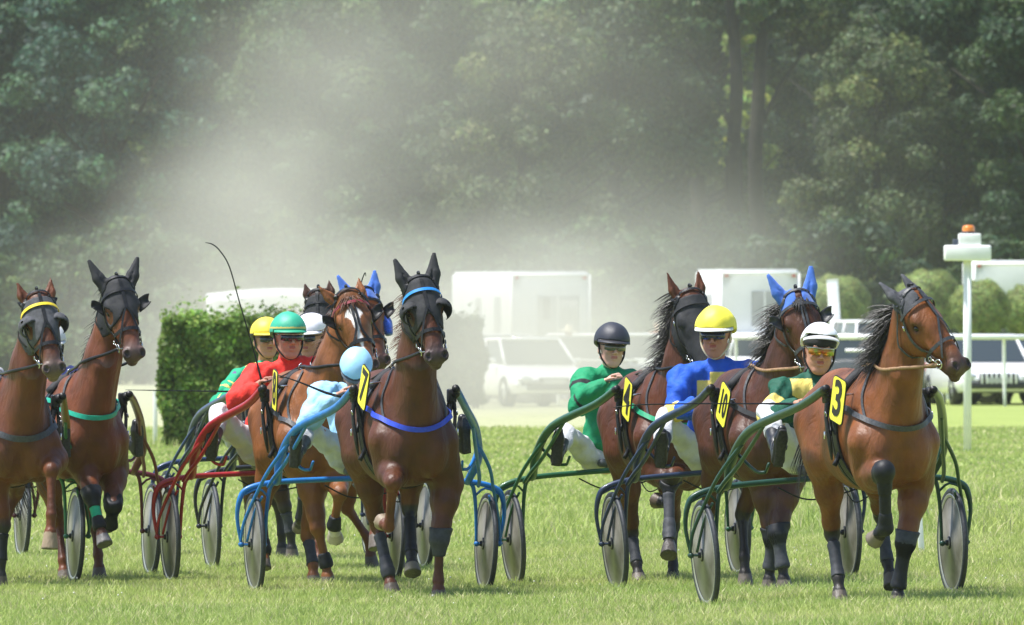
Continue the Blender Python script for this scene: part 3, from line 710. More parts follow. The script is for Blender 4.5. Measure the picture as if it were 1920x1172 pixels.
# ------------------------------------------------------------------ bystanders
def bystander(label, px, pytop, Y, shirt, hat=None, seed=1):
    s_ = FPX / Y; root = tag(empty('person', ((px - 960) / s_, Y, 0), .4), label, 'person', 'people among the parked cars')
    Hh = CAM_H - (pytop - HZ) / s_; k = (Hh - (.12 if hat else 0)) / 1.72
    S = SDF((-.45, -.35, -.02), (.45, .35, 2.0), .012); C = S.cap; z = lambda v: v * k
    C((0, 0, z(1.62)), (0, -.015, z(1.56)), .085, .075); C((0, 0, z(1.5)), (0, 0, z(1.42)), .05, .055)
    C((0, 0, z(1.30)), (0, 0, z(1.0)), .15, .13, .05, (1, 0, 0), 1.25)
    for q in (-1, 1):
        S.chain([((q * .17, 0, z(1.38)), .055), ((q * .24, .02, z(1.12)), .042), ((q * .20, -.14, z(.95)), .035), ((q * .19, -.19, z(.93)), .035)], .03)
        S.chain([((q * .09, 0, z(.95)), .10), ((q * .10, -.02, z(.5)), .06), ((q * .11, .0, z(.08)), .045), ((q * .12, -.12, z(.04)), .04)], .04)
        C((q * .075, 0, z(1.6)), (q * .08, 0, z(1.57)), .015, .012, .01)
    C((0, -.085, z(1.6)), (0, -.10, z(1.575)), .012, .015, .01)
    V, F = S.mesh(); T = np.tile(np.array((.5, .3, .22), np.float32), (len(V), 1)); mesh_obj('body', V, F, M_BYS, root, True, T)
    for nm, z0, z1, col, off in (('shirt', .93, 1.46, shirt, .014), ('trousers', .06, .95, (.12, .13, .17), .014)):
        ax = [S.lo[i] + S.h * np.arange(S.n[i]) for i in range(3)]; Z = ax[2][None, None, :]
        D2 = np.pad(np.maximum(S.D - off, np.maximum(z(z0) - Z, Z - z(z1))).astype(np.float32), 1, constant_values=.1)
        V, F = surface_nets(D2, S.lo - S.h, S.h); mesh_obj(nm, V, F, M_BYS, root, True, np.tile(np.array(col, np.float32), (len(V), 1)))
    if hat: MB().lathe([(.0, .12), (.06, .12), (.085, .09), (.09, .02), (.20, -.01), (.21, -.02), (.09, .0), (0, .0)], (0, 0, z(1.66)), (.1, -.1, 1), 24).build('straw_hat', mat('straw', (.72, .62, .42), rough=.9), root)
    else: MB().ball((0, .015, z(1.65)), (.09, .1, .085), 12).build('hair', M_MANEB, root)
M_BYS = attr_mat('bystander_cloth', rough=.8, bump=0)
M_MANEB = mat('brown_hair', (.06, .04, .03), rough=.6)
bystander('person in a wide straw hat and pink top standing by the white horsebox', 1066, 604, 312, (.75, .30, .28), True)
bystander('small far person in an orange red top, right of the driver in green', 1232, 600, 330, (.70, .22, .12), False)
# ------------------------------------------------------------------ horse kit
M_COAT = attr_mat('coat_hair', rough=.50, var=.38, scale=5, bump=.25, bscale=45, spec=.36, stretch=(1, 1, .35), bdist=.012)
M_EYE = mat('eye', (.008, .005, .004), rough=.08)
M_LEATHER = mat('black_leather', (.010, .0105, .013), spec=.3, rough=.45, var=.4, scale=40, bump=.2)
M_TACKGREY = mat('worn_leather', (.034, .036, .042), rough=.5, var=.35, scale=60, bump=.2)
M_TAN = mat('tan_leather', (.26, .15, .075), rough=.6, var=.25, scale=60)
M_STEEL = mat('steel', (.6, .6, .6), rough=.22, metal=1)
M_CLOTHBLACK = mat('black_mesh_cloth', (.013, .0135, .017), rough=.75, var=.3, scale=30, bump=.3)
M_CLOTHGREY = mat('grey_mesh_cloth', (.060, .061, .070), rough=.85, var=.3, scale=30, bump=.3)
M_BLUECLOTH = mat('blue_cloth', (.045, .14, .52), rough=.85, var=.15, scale=30, bump=.2, sheen=.3)
M_FLUFF = mat('blue_fleece', (.02, .11, .65), rough=.95, var=.4, scale=160, bump=.8, sheen=.6)
M_BOOTBLACK = mat('black_rubber', (.008, .009, .013), rough=.55, spec=.3, var=.3, scale=30)
M_BOOTGREY = mat('grey_boot', (.042, .045, .054), rough=.65, spec=.3, var=.25, scale=25, bump=.2)
M_MANE = mat('mane_hair_black', (.012, .009, .008), rough=.42, var=.3, scale=50)
M_MANECH = mat('mane_hair_chestnut', (.10, .036, .014), rough=.5, var=.3, scale=50)
def cmat(name, c, rough=.5): return mat(name, c, rough=rough, var=.12, scale=40)
F2L = lambda x, f, z: np.array([x, -f, z], np.float32)
class Horse:
    def __init__(s, label, px, d, yaw, coat, legs, poll, muzzle, n, ears, size=1.0, group='harness racing horses', z0=None, hs=1.20, hl=1.03):
        s.hg = size * hs; s.ha = size * hl
        s.yaw = radians(yaw); s.d = d
        X = (px - 960) / FPX * d; s.g0 = float(gz(X, d)) if z0 is None else z0
        s.root = tag(empty('racehorse', (X, d, s.g0), s.yaw), label, 'horse', group)
        s.X, s.g = X, size
        s.P = s.loc(*poll); A = s.loc(*muzzle) - s.P; A /= np.linalg.norm(A); s.A = A
        nn = np.array([n[0], -n[1], n[2]], np.float32)       # given in camera-facing axes: right, toward camera, up
        c_, s_ = cos(s.yaw), sin(s.yaw)
        nn = np.array([nn[0] * c_ + nn[1] * s_, -nn[0] * s_ + nn[1] * c_, nn[2]])
        nn = nn - A * (nn @ A); nn /= np.linalg.norm(nn); s.N = nn; s.Rr = np.cross(nn, A)
        s.coat = coat; s.legs = {}
        for k, v in legs.items():
            s.legs[k] = [s.loc(*q) if q is not None else None for q in v[:-1]] + [v[-1]]
        s.ears = ears
        s.build()
    def loc(s, px, py, f):
        """photo position + forward distance -> the horse's own coordinates"""
        k = (px - 960) / FPX; c, si = cos(s.yaw), sin(s.yaw); Ox, Oy = s.X, s.d
        x = (k * (Oy - f * c) - Ox - f * si) / (c - k * si)
        Yw = Oy + x * si - f * c
        z = CAM_H - (py - HZ) / FPX * Yw - s.g0
        return np.array([x, -f, z])
    def H(s, r, a, n):      # head coordinates -> own coordinates
        return s.P + s.Rr * r * s.hg + s.A * a * s.ha + s.N * n * s.hg * .94
    def build(s):
        g = s.g; h = .0105
        pts = [s.P, s.H(0, .65, 0)] + [q for v in s.legs.values() for q in v[:-1] if q is not None]
        lo = np.minimum(np.min(pts, 0) - .2, [-.42, -.45, -.05]); hi = np.maximum(np.max(pts, 0) + .22, [.42, 1.6, 1.7])
        lo[2] = -.06
        S = s.S = SDF(lo, hi, h)
        E = lambda x, f, z, rx, rf, rz, k=.05: S.ell(F2L(x * g, f * g, z * g), (rx * g, rf * g, rz * g), k)
        # trunk
        E(0, -.42, 1.17, .295, .66, .385, .02)
        E(0, -.10, 1.19, .25, .36, .40, .08)
        E(0, .08, 1.11, .225, .24, .32, .08)
        E(0, -1.05, 1.24, .25, .38, .32, .08)
        E(0, -.15, 1.47, .075, .35, .12, .10)           # withers
        E(0, -.95, 1.47, .13, .40, .085, .10)            # croup
        E(0, -.50, 1.02, .25, .50, .23, .08)            # belly
        for sx in (-1, 1):
            S.cap(F2L(sx * .10 * g, -.05 * g, 1.48 * g), F2L(sx * .18 * g, .13 * g, 1.10 * g), .10 * g, .115 * g, .05)   # shoulder blade
            E(sx * .110, .215, 1.04, .115, .115, .20, .03)  # breast muscles
            E(sx * .168, .04, .99, .10, .16, .19, .05)       # upper arm mass
            E(sx * .145, -1.17, 1.20, .135, .25, .24, .06)  # haunch
            E(sx * .165, -1.00, 1.02, .12, .25, .20, .06)     # thigh
        S.cap(F2L(0, .345 * g, 1.16 * g), F2L(0, .325 * g, .92 * g), .022 * g, .022 * g, .035, None, 1, True)      # groove between the breast muscles
        # neck
        base = F2L(0, .07 * g, 1.27 * g); th = s.H(0, .03, -.12); mid = (base * .5 + th * .5) + F2L(0, .03, -.01)
        ux = np.array([1, 0, 0.]); um = ux * .5 + s.Rr * .5
        S.cap(base, mid, .175 * g, .125 * g, .07, None); S.cap(base + F2L(0, -.13, .1), mid + F2L(0, -.085, .07), .14 * g, .095 * g, .06)
        S.cap(base + F2L(0, .10, -.12), mid + F2L(0, .08, -.07), .17 * g, .095 * g, .06)
        S.cap(mid, th, .122 * g, .100 * g, .06); S.cap(mid + F2L(0, -.085, .07), s.H(0, -.03, -.11), .088 * g, .068 * g, .05)
        S.cap(mid + F2L(0, .08, -.06), s.H(0, .13, -.17), .085 * g, .07 * g, .05)
        for sx in (-1, 1): S.cap(base + F2L(sx * .10, .14, -.10), s.H(sx * .045, .16, -.20), .05 * g, .038 * g, .025)
        # head
        Mh = np.stack([s.Rr, s.A, s.N])
        HE = lambda r, a, n, rr, ra, rn, k=.02, sub=False: S.ell(s.H(r, a, n), (rr * s.hg, ra * s.ha, rn * s.hg * .94), k, Mh, sub)
        HC = lambda p, q, ra, rb, k=.02, qq=1.0, sub=False: S.cap(s.H(*p), s.H(*q), ra * s.hg, rb * s.hg, k, s.Rr if qq != 1 else None, qq, sub)
        HE(0, .12, -.085, .104, .17, .098, .03)
        HC((0, .0, -.07), (0, .22, -.075), .080, .085, .03)
        HC((0, .20, -.062), (0, .50, -.052), .076, .053, .03)
        for q in (-1, 1):
            HE(q * .052, .20, -.150, .042, .135, .105, .03)
            HE(q * .083, .155, -.050, .028, .055, .030, .02)        # brow
            HE(q * .060, .29, -.085, .022, .12, .022, .02)        # cheek ridge
            HE(q * .046, .535, -.034, .030, .046, .036, .012)      # nostril rim
            HE(q * .102, .192, -.072, .017, .026, .018, .008, True)
            HE(q * .050, .548, -.004, .016, .029, .024, .006, True)
        HC((0, .22, -.185), (0, .50, -.115), .055, .036, .03)
        HE(0, .525, -.072, .062, .068, .064, .02)
        HE(0, .565, -.115, .036, .035, .028, .012)
        for q in (-1, 1): HC((q * .062, .47, -.100), (q * .030, .585, -.092), .005, .004, .004, 1, True)   # mouth
        for q, (er, ea, en) in zip((-1, 1), s.ears):
            b = s.H(q * .062, .015, -.075); t = s.H(er, ea, en); m = b * .55 + t * .45 + s.Rr * q * .008
            d_ = t - b; d_ = d_ / np.linalg.norm(d_); face = s.N - d_ * (s.N @ d_); face /= np.linalg.norm(face)
            lat = np.cross(face, d_)
            S.cap(b, m, .040 * g, .040 * g, .02, face, .6); S.cap(m, t, .040 * g, .008, .01, face, .6)
            S.cap(b * .75 + t * .25 + face * .03, b * .2 + t * .8 + face * .016, .020, .007, .008, None, 1, True)
        # legs
        s.low = []
        for kx, L in s.legs.items():
            sx = -1 if 'L' in kx else 1
            lift = not L[-1]
            if kx[0] == 'f':
                el, kn, fe, ho = L[:4]
                sh = F2L(sx * .175 * g, .12 * g, 1.10 * g)
                if el is None: el = F2L(sx * .175 * g, -.02 * g, .94 * g)
                S.chain([(sh, .13 * g), (el, .112 * g)], .05)
                d_ = kn - el
                S.chain([(el, .108 * g), (el + d_ * .32, .094 * g), (el + d_ * .75, .062 * g), (kn, .056 * g)], .04)
                S.ell(kn, (.052 * g, .054 * g, .062 * g), .02)
            else:
                st, kn, fe, ho = L[:4]
                hp = F2L(sx * .14 * g, -1.12 * g, 1.22 * g)
                if st is None: st = F2L(sx * .165 * g, -.92 * g, .98 * g)
                S.chain([(hp, .19 * g), (st, .13 * g)], .06)
                d_ = kn - st
                S.chain([(st + F2L(0, -.07, 0), .128 * g), (st + d_ * .45, .088 * g), (st + d_ * .85, .052 * g), (kn, .050 * g)], .05)
                S.chain([(st + d_ * .55 + F2L(0, -.06, 0), .04 * g), (kn + F2L(0, -.045, .05), .022 * g)], .04)
                S.ell(kn, (.045 * g, .060 * g, .068 * g), .025)
            if L[-1]:
                ho = ho.copy(); ho[2] = max(float(gz(s.X + ho[0], s.d)) - s.g0, -.05) + .012
            cd_ = fe - kn; ft = ho - fe
            S.chain([(kn, .044 * g), (kn + cd_ * .25, .032 * g), (fe - cd_ * .15, .031 * g), (fe, .040 * g)], .02)
            tl = np.linalg.norm(ft) + 1e-6; fd = ft / tl
            co = fe + ft * .5
            S.chain([(fe, .036 * g), (co, .034 * g)], .015)
            S.cap(co, ho + fd * .02, .046 * g, .068 * g, .008)
            sl_, X, Y, Z = S.box(ho - .12, ho + .12)
            pl = (X - ho[0]) * fd[0] + (Y - ho[1]) * fd[1] + (Z - ho[2]) * fd[2]
            S.D[sl_] = np.maximum(S.D[sl_], np.where((X - ho[0]) ** 2 + (Y - ho[1]) ** 2 + (Z - ho[2]) ** 2 < .0145, pl, -1))
            s.low.append((kx, kn, fe, ho, co, fd))
        V, F = S.mesh()
        T = s.paint(V)
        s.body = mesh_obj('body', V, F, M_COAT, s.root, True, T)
        eb = MB()
        for q in (-1, 1):
            eb = MB().ball(s.H(q * .090, .192, -.070), .020 * g, 12); eb.build('eye', M_EYE, s.root)
    def head_local(s, V):
        W = V - s.P; return (W @ s.Rr) / s.hg, (W @ s.A) / s.ha, (W @ s.N) / (s.hg * .94)
    def paint(s, V):
        c = s.coat; T = np.tile(np.array(c['base'], np.float32), (len(V), 1))
        def mix(mask, col): T[:] = T * (1 - mask[:, None]) + np.array(col, np.float32) * mask[:, None]
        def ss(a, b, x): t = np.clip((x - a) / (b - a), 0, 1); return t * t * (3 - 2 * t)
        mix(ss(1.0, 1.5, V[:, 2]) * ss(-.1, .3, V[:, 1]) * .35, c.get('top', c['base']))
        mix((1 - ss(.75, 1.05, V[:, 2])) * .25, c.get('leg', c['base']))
        r, a, n = s.head_local(V); inh = (np.abs(r) < .16) & (a > -.05) & (n > -.3) & (a < .7)
        mix(ss(.40, .53, a) * inh * .8, c.get('muzzle', (.05, .035, .032)))
        mix(np.exp(-(((np.abs(r) - .050) / .8) ** 2 + ((a - .548) / 1.3) ** 2 + (n + .012) ** 2) / .0009) * inh, (.010, .008, .008))
        mix(np.exp(-((np.abs(r) - .10) ** 2 + (a - .19) ** 2 + (n + .07) ** 2) / .0012) * inh * .8, (.012, .009, .008))
        if c.get('blaze'):
            wd = np.interp(a, [.06, .10, .15, .19, .23, .40, .50], [0, .03, .058, .036, .020, .016, .0])
            wob = .006 * np.sin(a * 60)
            mix(ss(0, .008, wd + wob * (wd > 0) - np.abs(r + .004)) * (n > -.07) * inh, (.75, .70, .66))
        for kx, kn, fe, ho, co, fd in s.low:
            def seg(p, q):
                d = q - p; t = np.clip(((V - p) @ d) / (d @ d), 0, 1); return np.linalg.norm(V - (p + t[:, None] * d), axis=1)
            dl = np.minimum(seg(kn, fe), seg(fe, ho))
            up = ((V - kn) @ (fe - kn)) / ((fe - kn) @ (fe - kn))
            mk = (1 - ss(.065, .095, dl)) * ss(-.35, .1, np.where(dl < .1, up, 1))
            dark = c.get('legs', {}).get(kx, c.get('points'))
            if dark: mix(mk, dark)
            if c.get('sock', {}).get(kx):
                mix((1 - ss(.06, .08, seg(fe, ho))), (.62, .56, .48))
            hm = (1 - ss(.080, .088, seg(co, ho))) * (((V - co) @ fd) > .004)
            mix(hm.astype(np.float32), c.get('hooves', {}).get(kx, (.11, .09, .075)))
            sole = hm * (((V - ho) @ fd) > -.006)
            mix(sole.astype(np.float32) * .7, (.05, .05, .035))
        return T
    # ---- carved coverings
    def carve(s, name, lo, hi, region, off, m, sub_h=None):
        S = s.S; i0 = np.clip(np.floor((_v(lo) - S.lo) / S.h).astype(int), 0, S.n - 2); i1 = np.clip(np.ceil((_v(hi) - S.lo) / S.h).astype(int) + 1, 2, S.n)
        D = S.D[i0[0]:i1[0], i0[1]:i1[1], i0[2]:i1[2]]; ax = [S.lo[k] + S.h * np.arange(i0[k], i1[k]) for k in range(3)]
        X, Y, Z = ax[0][:, None, None], ax[1][None, :, None], ax[2][None, None, :]
        D2 = np.maximum(D - off, region(X, Y, Z)).astype(np.float32)
        D2 = np.pad(D2, 1, constant_values=.1)
        V, F = surface_nets(D2, S.lo + S.h * (i0 - 1), S.h)
        if len(V) == 0: return None
        return mesh_obj(name, V, F, m, s.root)
    def head_carve(s, name, fn, off, m):
        """fn(r, a, n) <= 0 inside, in head coordinates"""
        c = s.H(0, .2, -.05)
        def region(X, Y, Z):
            W = (X - s.P[0], Y - s.P[1], Z - s.P[2])
            r, a, n = [sum(w_ * v for w_, v in zip(W, ax)) / q_ for ax, q_ in ((s.Rr, s.hg), (s.A, s.ha), (s.N, s.hg * .94))]
            return fn(r, a, n)
        return s.carve(name, c - .62, c + .62, region, off, m)
    def hood(s, m, a_max=.30, name='hood', ears=True, holes=True, off=.008, back=.12):
        def fn(r, a, n):
            R = np.maximum(a - a_max + (.09 * np.exp(-(r / .045) ** 2) if holes else 0), -.40 - a)
            R = np.maximum(R, -n - .23)
            R = np.maximum(R, np.minimum(-(a + back + (n + .08) * .9), -n - .13 + 0 * a))      # back edge behind the ears
            if holes:
                for q in (-1, 1):
                    R = np.maximum(R, .054 - np.sqrt((r - q * .100) ** 2 + (a - .21) ** 2 * .7 + (n + .075) ** 2))
            if ears is not True: R = np.maximum(R, -a - .01)
            return R
        return s.head_carve(name, fn, off, m)
    def ear_covers(s, m):
        def fn(r, a, n):
            R = a - (.02 + .55 * np.abs(r) - 1.5 * np.clip(-n - .10, 0, 1))
            R = np.maximum(R, -a - .34); R = np.maximum(R, -n - .2)
            return np.maximum(R, -(np.abs(r) - .018 + np.clip(a, -.5, 0) * 0) * 1.0)
        return s.head_carve('ear_bonnet', fn, .007, m)
    def boot(s, name, p, q, t0, t1, m, off=.010, rad=.085):
        p, q = np.asarray(p), np.asarray(q); d = q - p; L = np.linalg.norm(d); d = d / L
        def region(X, Y, Z):
            t = ((X - p[0]) * d[0] + (Y - p[1]) * d[1] + (Z - p[2]) * d[2])
            dx, dy, dz = X - p[0] - t * d[0], Y - p[1] - t * d[1], Z - p[2] - t * d[2]
            return np.maximum(np.maximum(t0 * L - t, t - t1 * L), np.sqrt(dx * dx + dy * dy + dz * dz) - rad)
        b = np.stack([p + d * L * t0, p + d * L * t1])
        return s.carve(name, b.min(0) - .13, b.max(0) + .13, region, off, m)
    def leg_boots(s, spec):
        for kx, kn, fe, ho, co, fd in s.low:
            for (k2, what, m) in spec:
                if k2 != kx: continue
                if what == 'cannon': s.boot('leg_boot', kn, fe, .22, .98, m, .009)
                elif what == 'long': s.boot('leg_boot', kn, fe, -.05, 1.1, m, .014)
                elif what == 'knee': s.boot('knee_boot', kn - (fe - kn) * .3, fe, .0, .55, m, .014, .1)
                elif what == 'fet': s.boot('fetlock_boot', kn, fe, .72, 1.15, m, .012)
                elif what == 'strap': s.boot('knee_strap', kn - (fe - kn) * .28, fe, .0, .08, m, .012, .1)
                elif what == 'bell': s.boot('bell_boot', fe, ho, .15, .75, m, .012)
    # ---- strands
    def mane(s, m, side=-1, flow=(-.5, .35, .1), length=.22, n=260, forelock=True, n_fl=40, seed=1, t01=(0, 1)):
        n = int(n * 1.9); r = np.random.RandomState(seed); S = s.S
        a = s.H(0, -.02, -.10); b = F2L(0, -.12 * s.g, 1.56 * s.g); midp = (a + b) / 2 + np.array([0, .05, .05])
        t = t01[0] + (t01[1] - t01[0]) * r.rand(n)
        root = (1 - t)[:, None] ** 2 * a + (2 * t * (1 - t))[:, None] * midp + (t ** 2)[:, None] * b
        root = root + np.stack([r.normal(0, .012, n), np.full(n, .03), np.full(n, .03)], 1)
        root, G = S.project(root, -.004)
        k = 8; u = np.linspace(0, 1, k)[None, :, None]
        L = length * (.5 + .7 * r.rand(n))[:, None, None]
        fl = np.array(flow) + r.normal(0, .16, (n, 3)); fl = fl / np.linalg.norm(fl, axis=1, keepdims=True)
        fall = np.array([side * .3, 0, -1.0])
        cl = np.floor(t * 26); cr = np.random.RandomState(seed + 5).normal(0, .28, (60, 3)); fl = fl + cr[cl.astype(int) + 3] ; fl = fl / np.linalg.norm(fl, axis=1, keepdims=True)
        P = root[:, None] + L * (u * (G * .40)[:, None] * (1 - u * .5) + u ** 1.3 * fl[:, None] * .8 + u ** 2.2 * fall * .45)
        P += (cr[cl.astype(int) + 9][:, None] * .10 * u * np.sin(u * 5 + cl[:, None, None])) * L * 2 + r.normal(0, .01, (n, 1, 3)) * u
        V, F = hairs(P, .0028 + .003 * r.rand(n))
        mesh_obj('mane', V, F, m, s.root)
        if forelock:
            n = n_fl; root = np.stack([s.H(x, .0 + .02 * y, .005) for x, y in zip(r.normal(0, .025, n), r.rand(n))])
            root, G = S.project(root, -.003)
            L = (.06 + .09 * r.rand(n))[:, None, None]; dr = s.A[None] + s.Rr * r.normal(0, .45, (n, 1)) + s.N * .25
            P = root[:, None] + L * (u * dr[:, None] + (u * (1 - u)) * s.N * .4)
            V, F = hairs(P, .0045 + .003 * r.rand(n)); mesh_obj('forelock', V, F, m, s.root)
    def tail(s, m, swing=(0, 1.0), length=.75, n=220, seed=3):
        r = np.random.RandomState(seed); k = 9; u = np.linspace(0, 1, k)[None, :, None]
        root = np.array([0, 1.42 * s.g, 1.36 * s.g]) + r.normal(0, .018, (n, 3))
        L = length * (.7 + .4 * r.rand(n))[:, None, None]
        d0 = np.array([swing[0] * .3, .75, .05]) + r.normal(0, .08, (n, 3)); d1 = np.array([swing[0], .35 * swing[1], -1.0]) + r.normal(0, .13, (n, 3))
        P = root[:, None] + L * (u * (1 - u) * d0[:, None] * .9 + u ** 1.5 * d1[:, None] * .85)
        V, F = hairs(P, .006 + .004 * r.rand(n)); mesh_obj('tail', V, F, m, s.root)
    # ---- tack
    def bridle(s, brow=None, strap=None, w=.020, noseband=True, face='Y', blink=None, roll=None, ring=True):
        S = s.S; strap = strap or M_LEATHER
        P = lambda L: [s.H(*q) for q in L]
        mb = MB()
        R = lambda L, wd=w, off=.010, mm=None: ribbon(S, P(L), wd, None, '', None, off, .004, 8, mb=mb)
        for q in (-1, 1):
            R([(q * .05, -.03, -.03), (q * .115, .05, -.09), (q * .115, .20, -.14), (q * .09, .34, -.13), (q * .075, .44, -.10)])
            R([(q * .10, .02, -.12), (q * .10, .13, -.22), (q * .04, .22, -.27), (0, .24, -.28)], w * .7)
        if noseband:
            R([(0, .36, .03), (.05, .36, 0), (.085, .365, -.07), (.07, .37, -.15), (.0, .37, -.2), (-.07, .37, -.15), (-.085, .365, -.07), (-.05, .36, 0), (0, .36, .03)], w * 1.35)
        if face == 'Y':
            R([(0, -.03, .02), (0, .10, .03), (0, .20, .03)], w * 1.2, .013)
            for q in (-1, 1): R([(0, .19, .03), (q * .03, .27, .02), (q * .05, .35, 0), (q * .07, .45, -.05)], w * .8, .012)
        elif face == 'V':
            for q in (-1, 1): R([(0, .02, .03), (q * .01, .12, .03), (q * .012, .26, .02), (q * .05, .37, 0)], w * .8, .012)
        # crown piece
        R([(0, -.035, -.02), (.06, -.03, -.04), (.10, .0, -.10)], w * 1.1, .012); R([(0, -.035, -.02), (-.06, -.03, -.04), (-.10, .0, -.10)], w * 1.1, .012)
        mb.build('bridle', strap, s.root, smooth=False)
        bb = ribbon(S, P([(-.115, .085, -.12), (-.11, .075, -.06), (-.07, .062, .0), (0, .058, .03), (.07, .062, .0), (.11, .075, -.06), (.115, .085, -.12)]), .022, brow or strap, 'browband', s.root, .016, .005)
        for q in (-1, 1):
            bt = MB(); c = s.H(q * .075, .46, -.095); bt_ring(bt, c, s.Rr, .030, .005); bt.build('bit_ring', M_STEEL, s.root)
            bt = MB()
            c2 = s.H(q * .088, .40, -.115); bt_ring(bt, c2, s.Rr, .014, .003)
            bt.tube([s.H(q * .075, .46, -.095), s.H(q * .088, .40, -.11)], .004, 5); bt.build('cheek_buckle', M_STEEL, s.root)
            MB().tube([s.H(q * .11, .12, -.13), s.H(q * .105, .15, -.145)], .008, 5).build('strap_keeper', M_STEEL, s.root)
        MB().tube([s.H(-.08, .46, -.1), s.H(.08, .46, -.1)], .005, 6).build('bit', M_STEEL, s.root)
        if blink:
            style, bm_ = blink
            for q in (-1, 1):
                b = MB()
                if style == 'cup':
                    c = s.H(q * .088, .185, -.055); ax_ = s.Rr * q * .70 + s.N * .62 - s.A * .30; ax_ /= np.linalg.norm(ax_)
                    u_ = np.cross(ax_, s.A); u_ /= np.linalg.norm(u_); v_ = np.cross(ax_, u_); V = []; F = []; nr, ns = 9, 22; op = s.A * .75 + s.N * .55 - s.Rr * q * .1; op /= np.linalg.norm(op)
                    for i in range(nr):
                        th = radians(5 + 95 * i / (nr - 1))
                        for k in range(ns):
                            A_ = 2 * pi * k / ns; V.append(c + (ax_ * cos(th) + (u_ * cos(A_) + v_ * sin(A_)) * sin(th)) * .066 * s.hg)
                    for i in range(nr - 1):
                        for k in range(ns):
                            k2 = (k + 1) % ns; f_ = (i * ns + k, i * ns + k2, (i + 1) * ns + k2, (i + 1) * ns + k)
                            cen = sum(V[j] for j in f_) / 4 - c
                            if (cen / np.linalg.norm(cen)) @ op < .52: F.append(f_)
                    F.append(tuple(range(ns)))
                    b.add(V, F)
                    o_ = b.build('blinker', bm_, s.root); md = o_.modifiers.new('s', 'SOLIDIFY'); md.thickness = .006
                else:   # open square flap standing out beside the eye
                    c = s.H(q * .105, .10, -.105); V = []; F = []; nu, nv = 8, 8
                    for i in range(nu):
                        for j in range(nv):
                            x = i / (nu - 1); y = j / (nv - 1) - .5
                            rr = min(1, ((1 - abs(x - .5) * 2) ** .0))
                            yy = y * (.115 - .05 * x ** 3)
                            V.append(c + s.Rr * q * (.015 + .085 * x) + s.A * (.04 + yy * .9 - .03 * x) + s.N * (.045 * x - .03 * x * x + .05 * y * y * 4 * x))
                    for i in range(nu - 1):
                        for j in range(nv - 1): F.append((i * nv + j, i * nv + j + 1, (i + 1) * nv + j + 1, (i + 1) * nv + j))
                    b.add(V, F)
                    o_ = b.build('blinker', bm_, s.root); md = o_.modifiers.new('s', 'SOLIDIFY'); md.thickness = .006
        if roll:
            for q in (-1, 1):
                MB().tube([s.H(q * .11, .10, -.15), s.H(q * .125, .20, -.13), s.H(q * .12, .30, -.12)], [.03, .045, .03], 12, sub=4).build('cheek_roll', roll, s.root)
    def harness(s, collar=None, collar_z=1.16, pad=True, col_w=.035):
        g = s.g; S = s.S; L = F2L
        # saddle pad + girth
        mb = MB(); f0 = -.28
        for df, wd in ((0, .075), (-.07, .03)):
            ring = [L(.02, f0 + df, 1.62), L(.16, f0 + df, 1.50), L(.32, f0 + df + .02, 1.3), L(.33, f0 + df + .05, 1.08), L(.2, f0 + df + .08, .88), L(0, f0 + df + .08, .82),
                    L(-.2, f0 + df + .08, .88), L(-.33, f0 + df + .05, 1.08), L(-.32, f0 + df + .02, 1.3), L(-.16, f0 + df, 1.50)]
            ribbon(S, ring, wd, None, '', None, .010, .008, 6, closed=True, mb=mb)
        mb.build('girth', M_LEATHER, s.root, smooth=False)
        if pad:
            b = MB()
            for q in (-1, 1):
                b.tube([L(q * .03, f0 - .02, 1.575 * g), L(q * .12, f0 - .02, 1.54 * g), L(q * .23, f0, 1.45 * g)], [.028, .045, .035], 8, sub=3, flat=1.0)
            b.build('saddle_pad', M_CLOTHBLACK, s.root)
            for q in (-1, 1):
                b = MB(); bt_ring(b, L(q * .09, f0 + .06, 1.61 * g), np.array([q * .5, .3, .2]), .024, .004)
                b.tube([L(q * .07, f0 + .05, 1.55 * g), L(q * .08, f0 + .055, 1.60 * g)], .006, 5)
                b.build('terret', M_STEEL, s.root)
            MB().tube([L(0, f0, 1.56 * g), L(0, f0, 1.64 * g)], .007, 6).build('check_hook', M_STEEL, s.root)
            for q in (-1, 1):        # side block where the shaft is strapped on
                b = MB(); c = L(q * .335 * g, f0 + .0, 1.40 * g)
                b.box(c, (.06, .10, .10), bev=.012).ball(c + L(q * .02, .04, .02), (.035, .045, .04)).tube([c + L(q * .01, .02, -.03), c + L(q * .02, .03, -.15), c + L(q * .0, .05, -.32), c + L(-q * .02, .02, -.42)], [.032, .026, .030, .012], 7, sub=3, flat=.5)
                b.tube([c + L(0, -.04, .03), c + L(-q * .03, -.05, -.15), c + L(-q * .01, .03, -.26)], .010, 6, sub=3)
                b.build('shaft_holder', M_LEATHER, s.root)
                b = MB(); bt_ring(b, c + L(q * .045, .05, .03), np.array([1, 0, 0.]), .018, .004); b.build('ring', M_STEEL, s.root)
                b = MB(); bt_ring(b, c + L(q * .03, .05, -.12), np.array([1, 0, .3]), .016, .004); b.build('ring', M_STEEL, s.root)
                MB().box(c + L(q * .035, .045, -.26), (.012, .02, .05), bev=.003).build('buckle', M_STEEL, s.root)
                # loose ends of straps around the shaft end
                b = MB().tube([c + L(0, .02, -.02), c + L(-q * .04, .05, -.20), c + L(-q * .07, .06, -.34), c + L(-q * .02, .08, -.46)], .011, 5, sub=4, flat=1.6); b.build('strap', M_LEATHER, s.root)
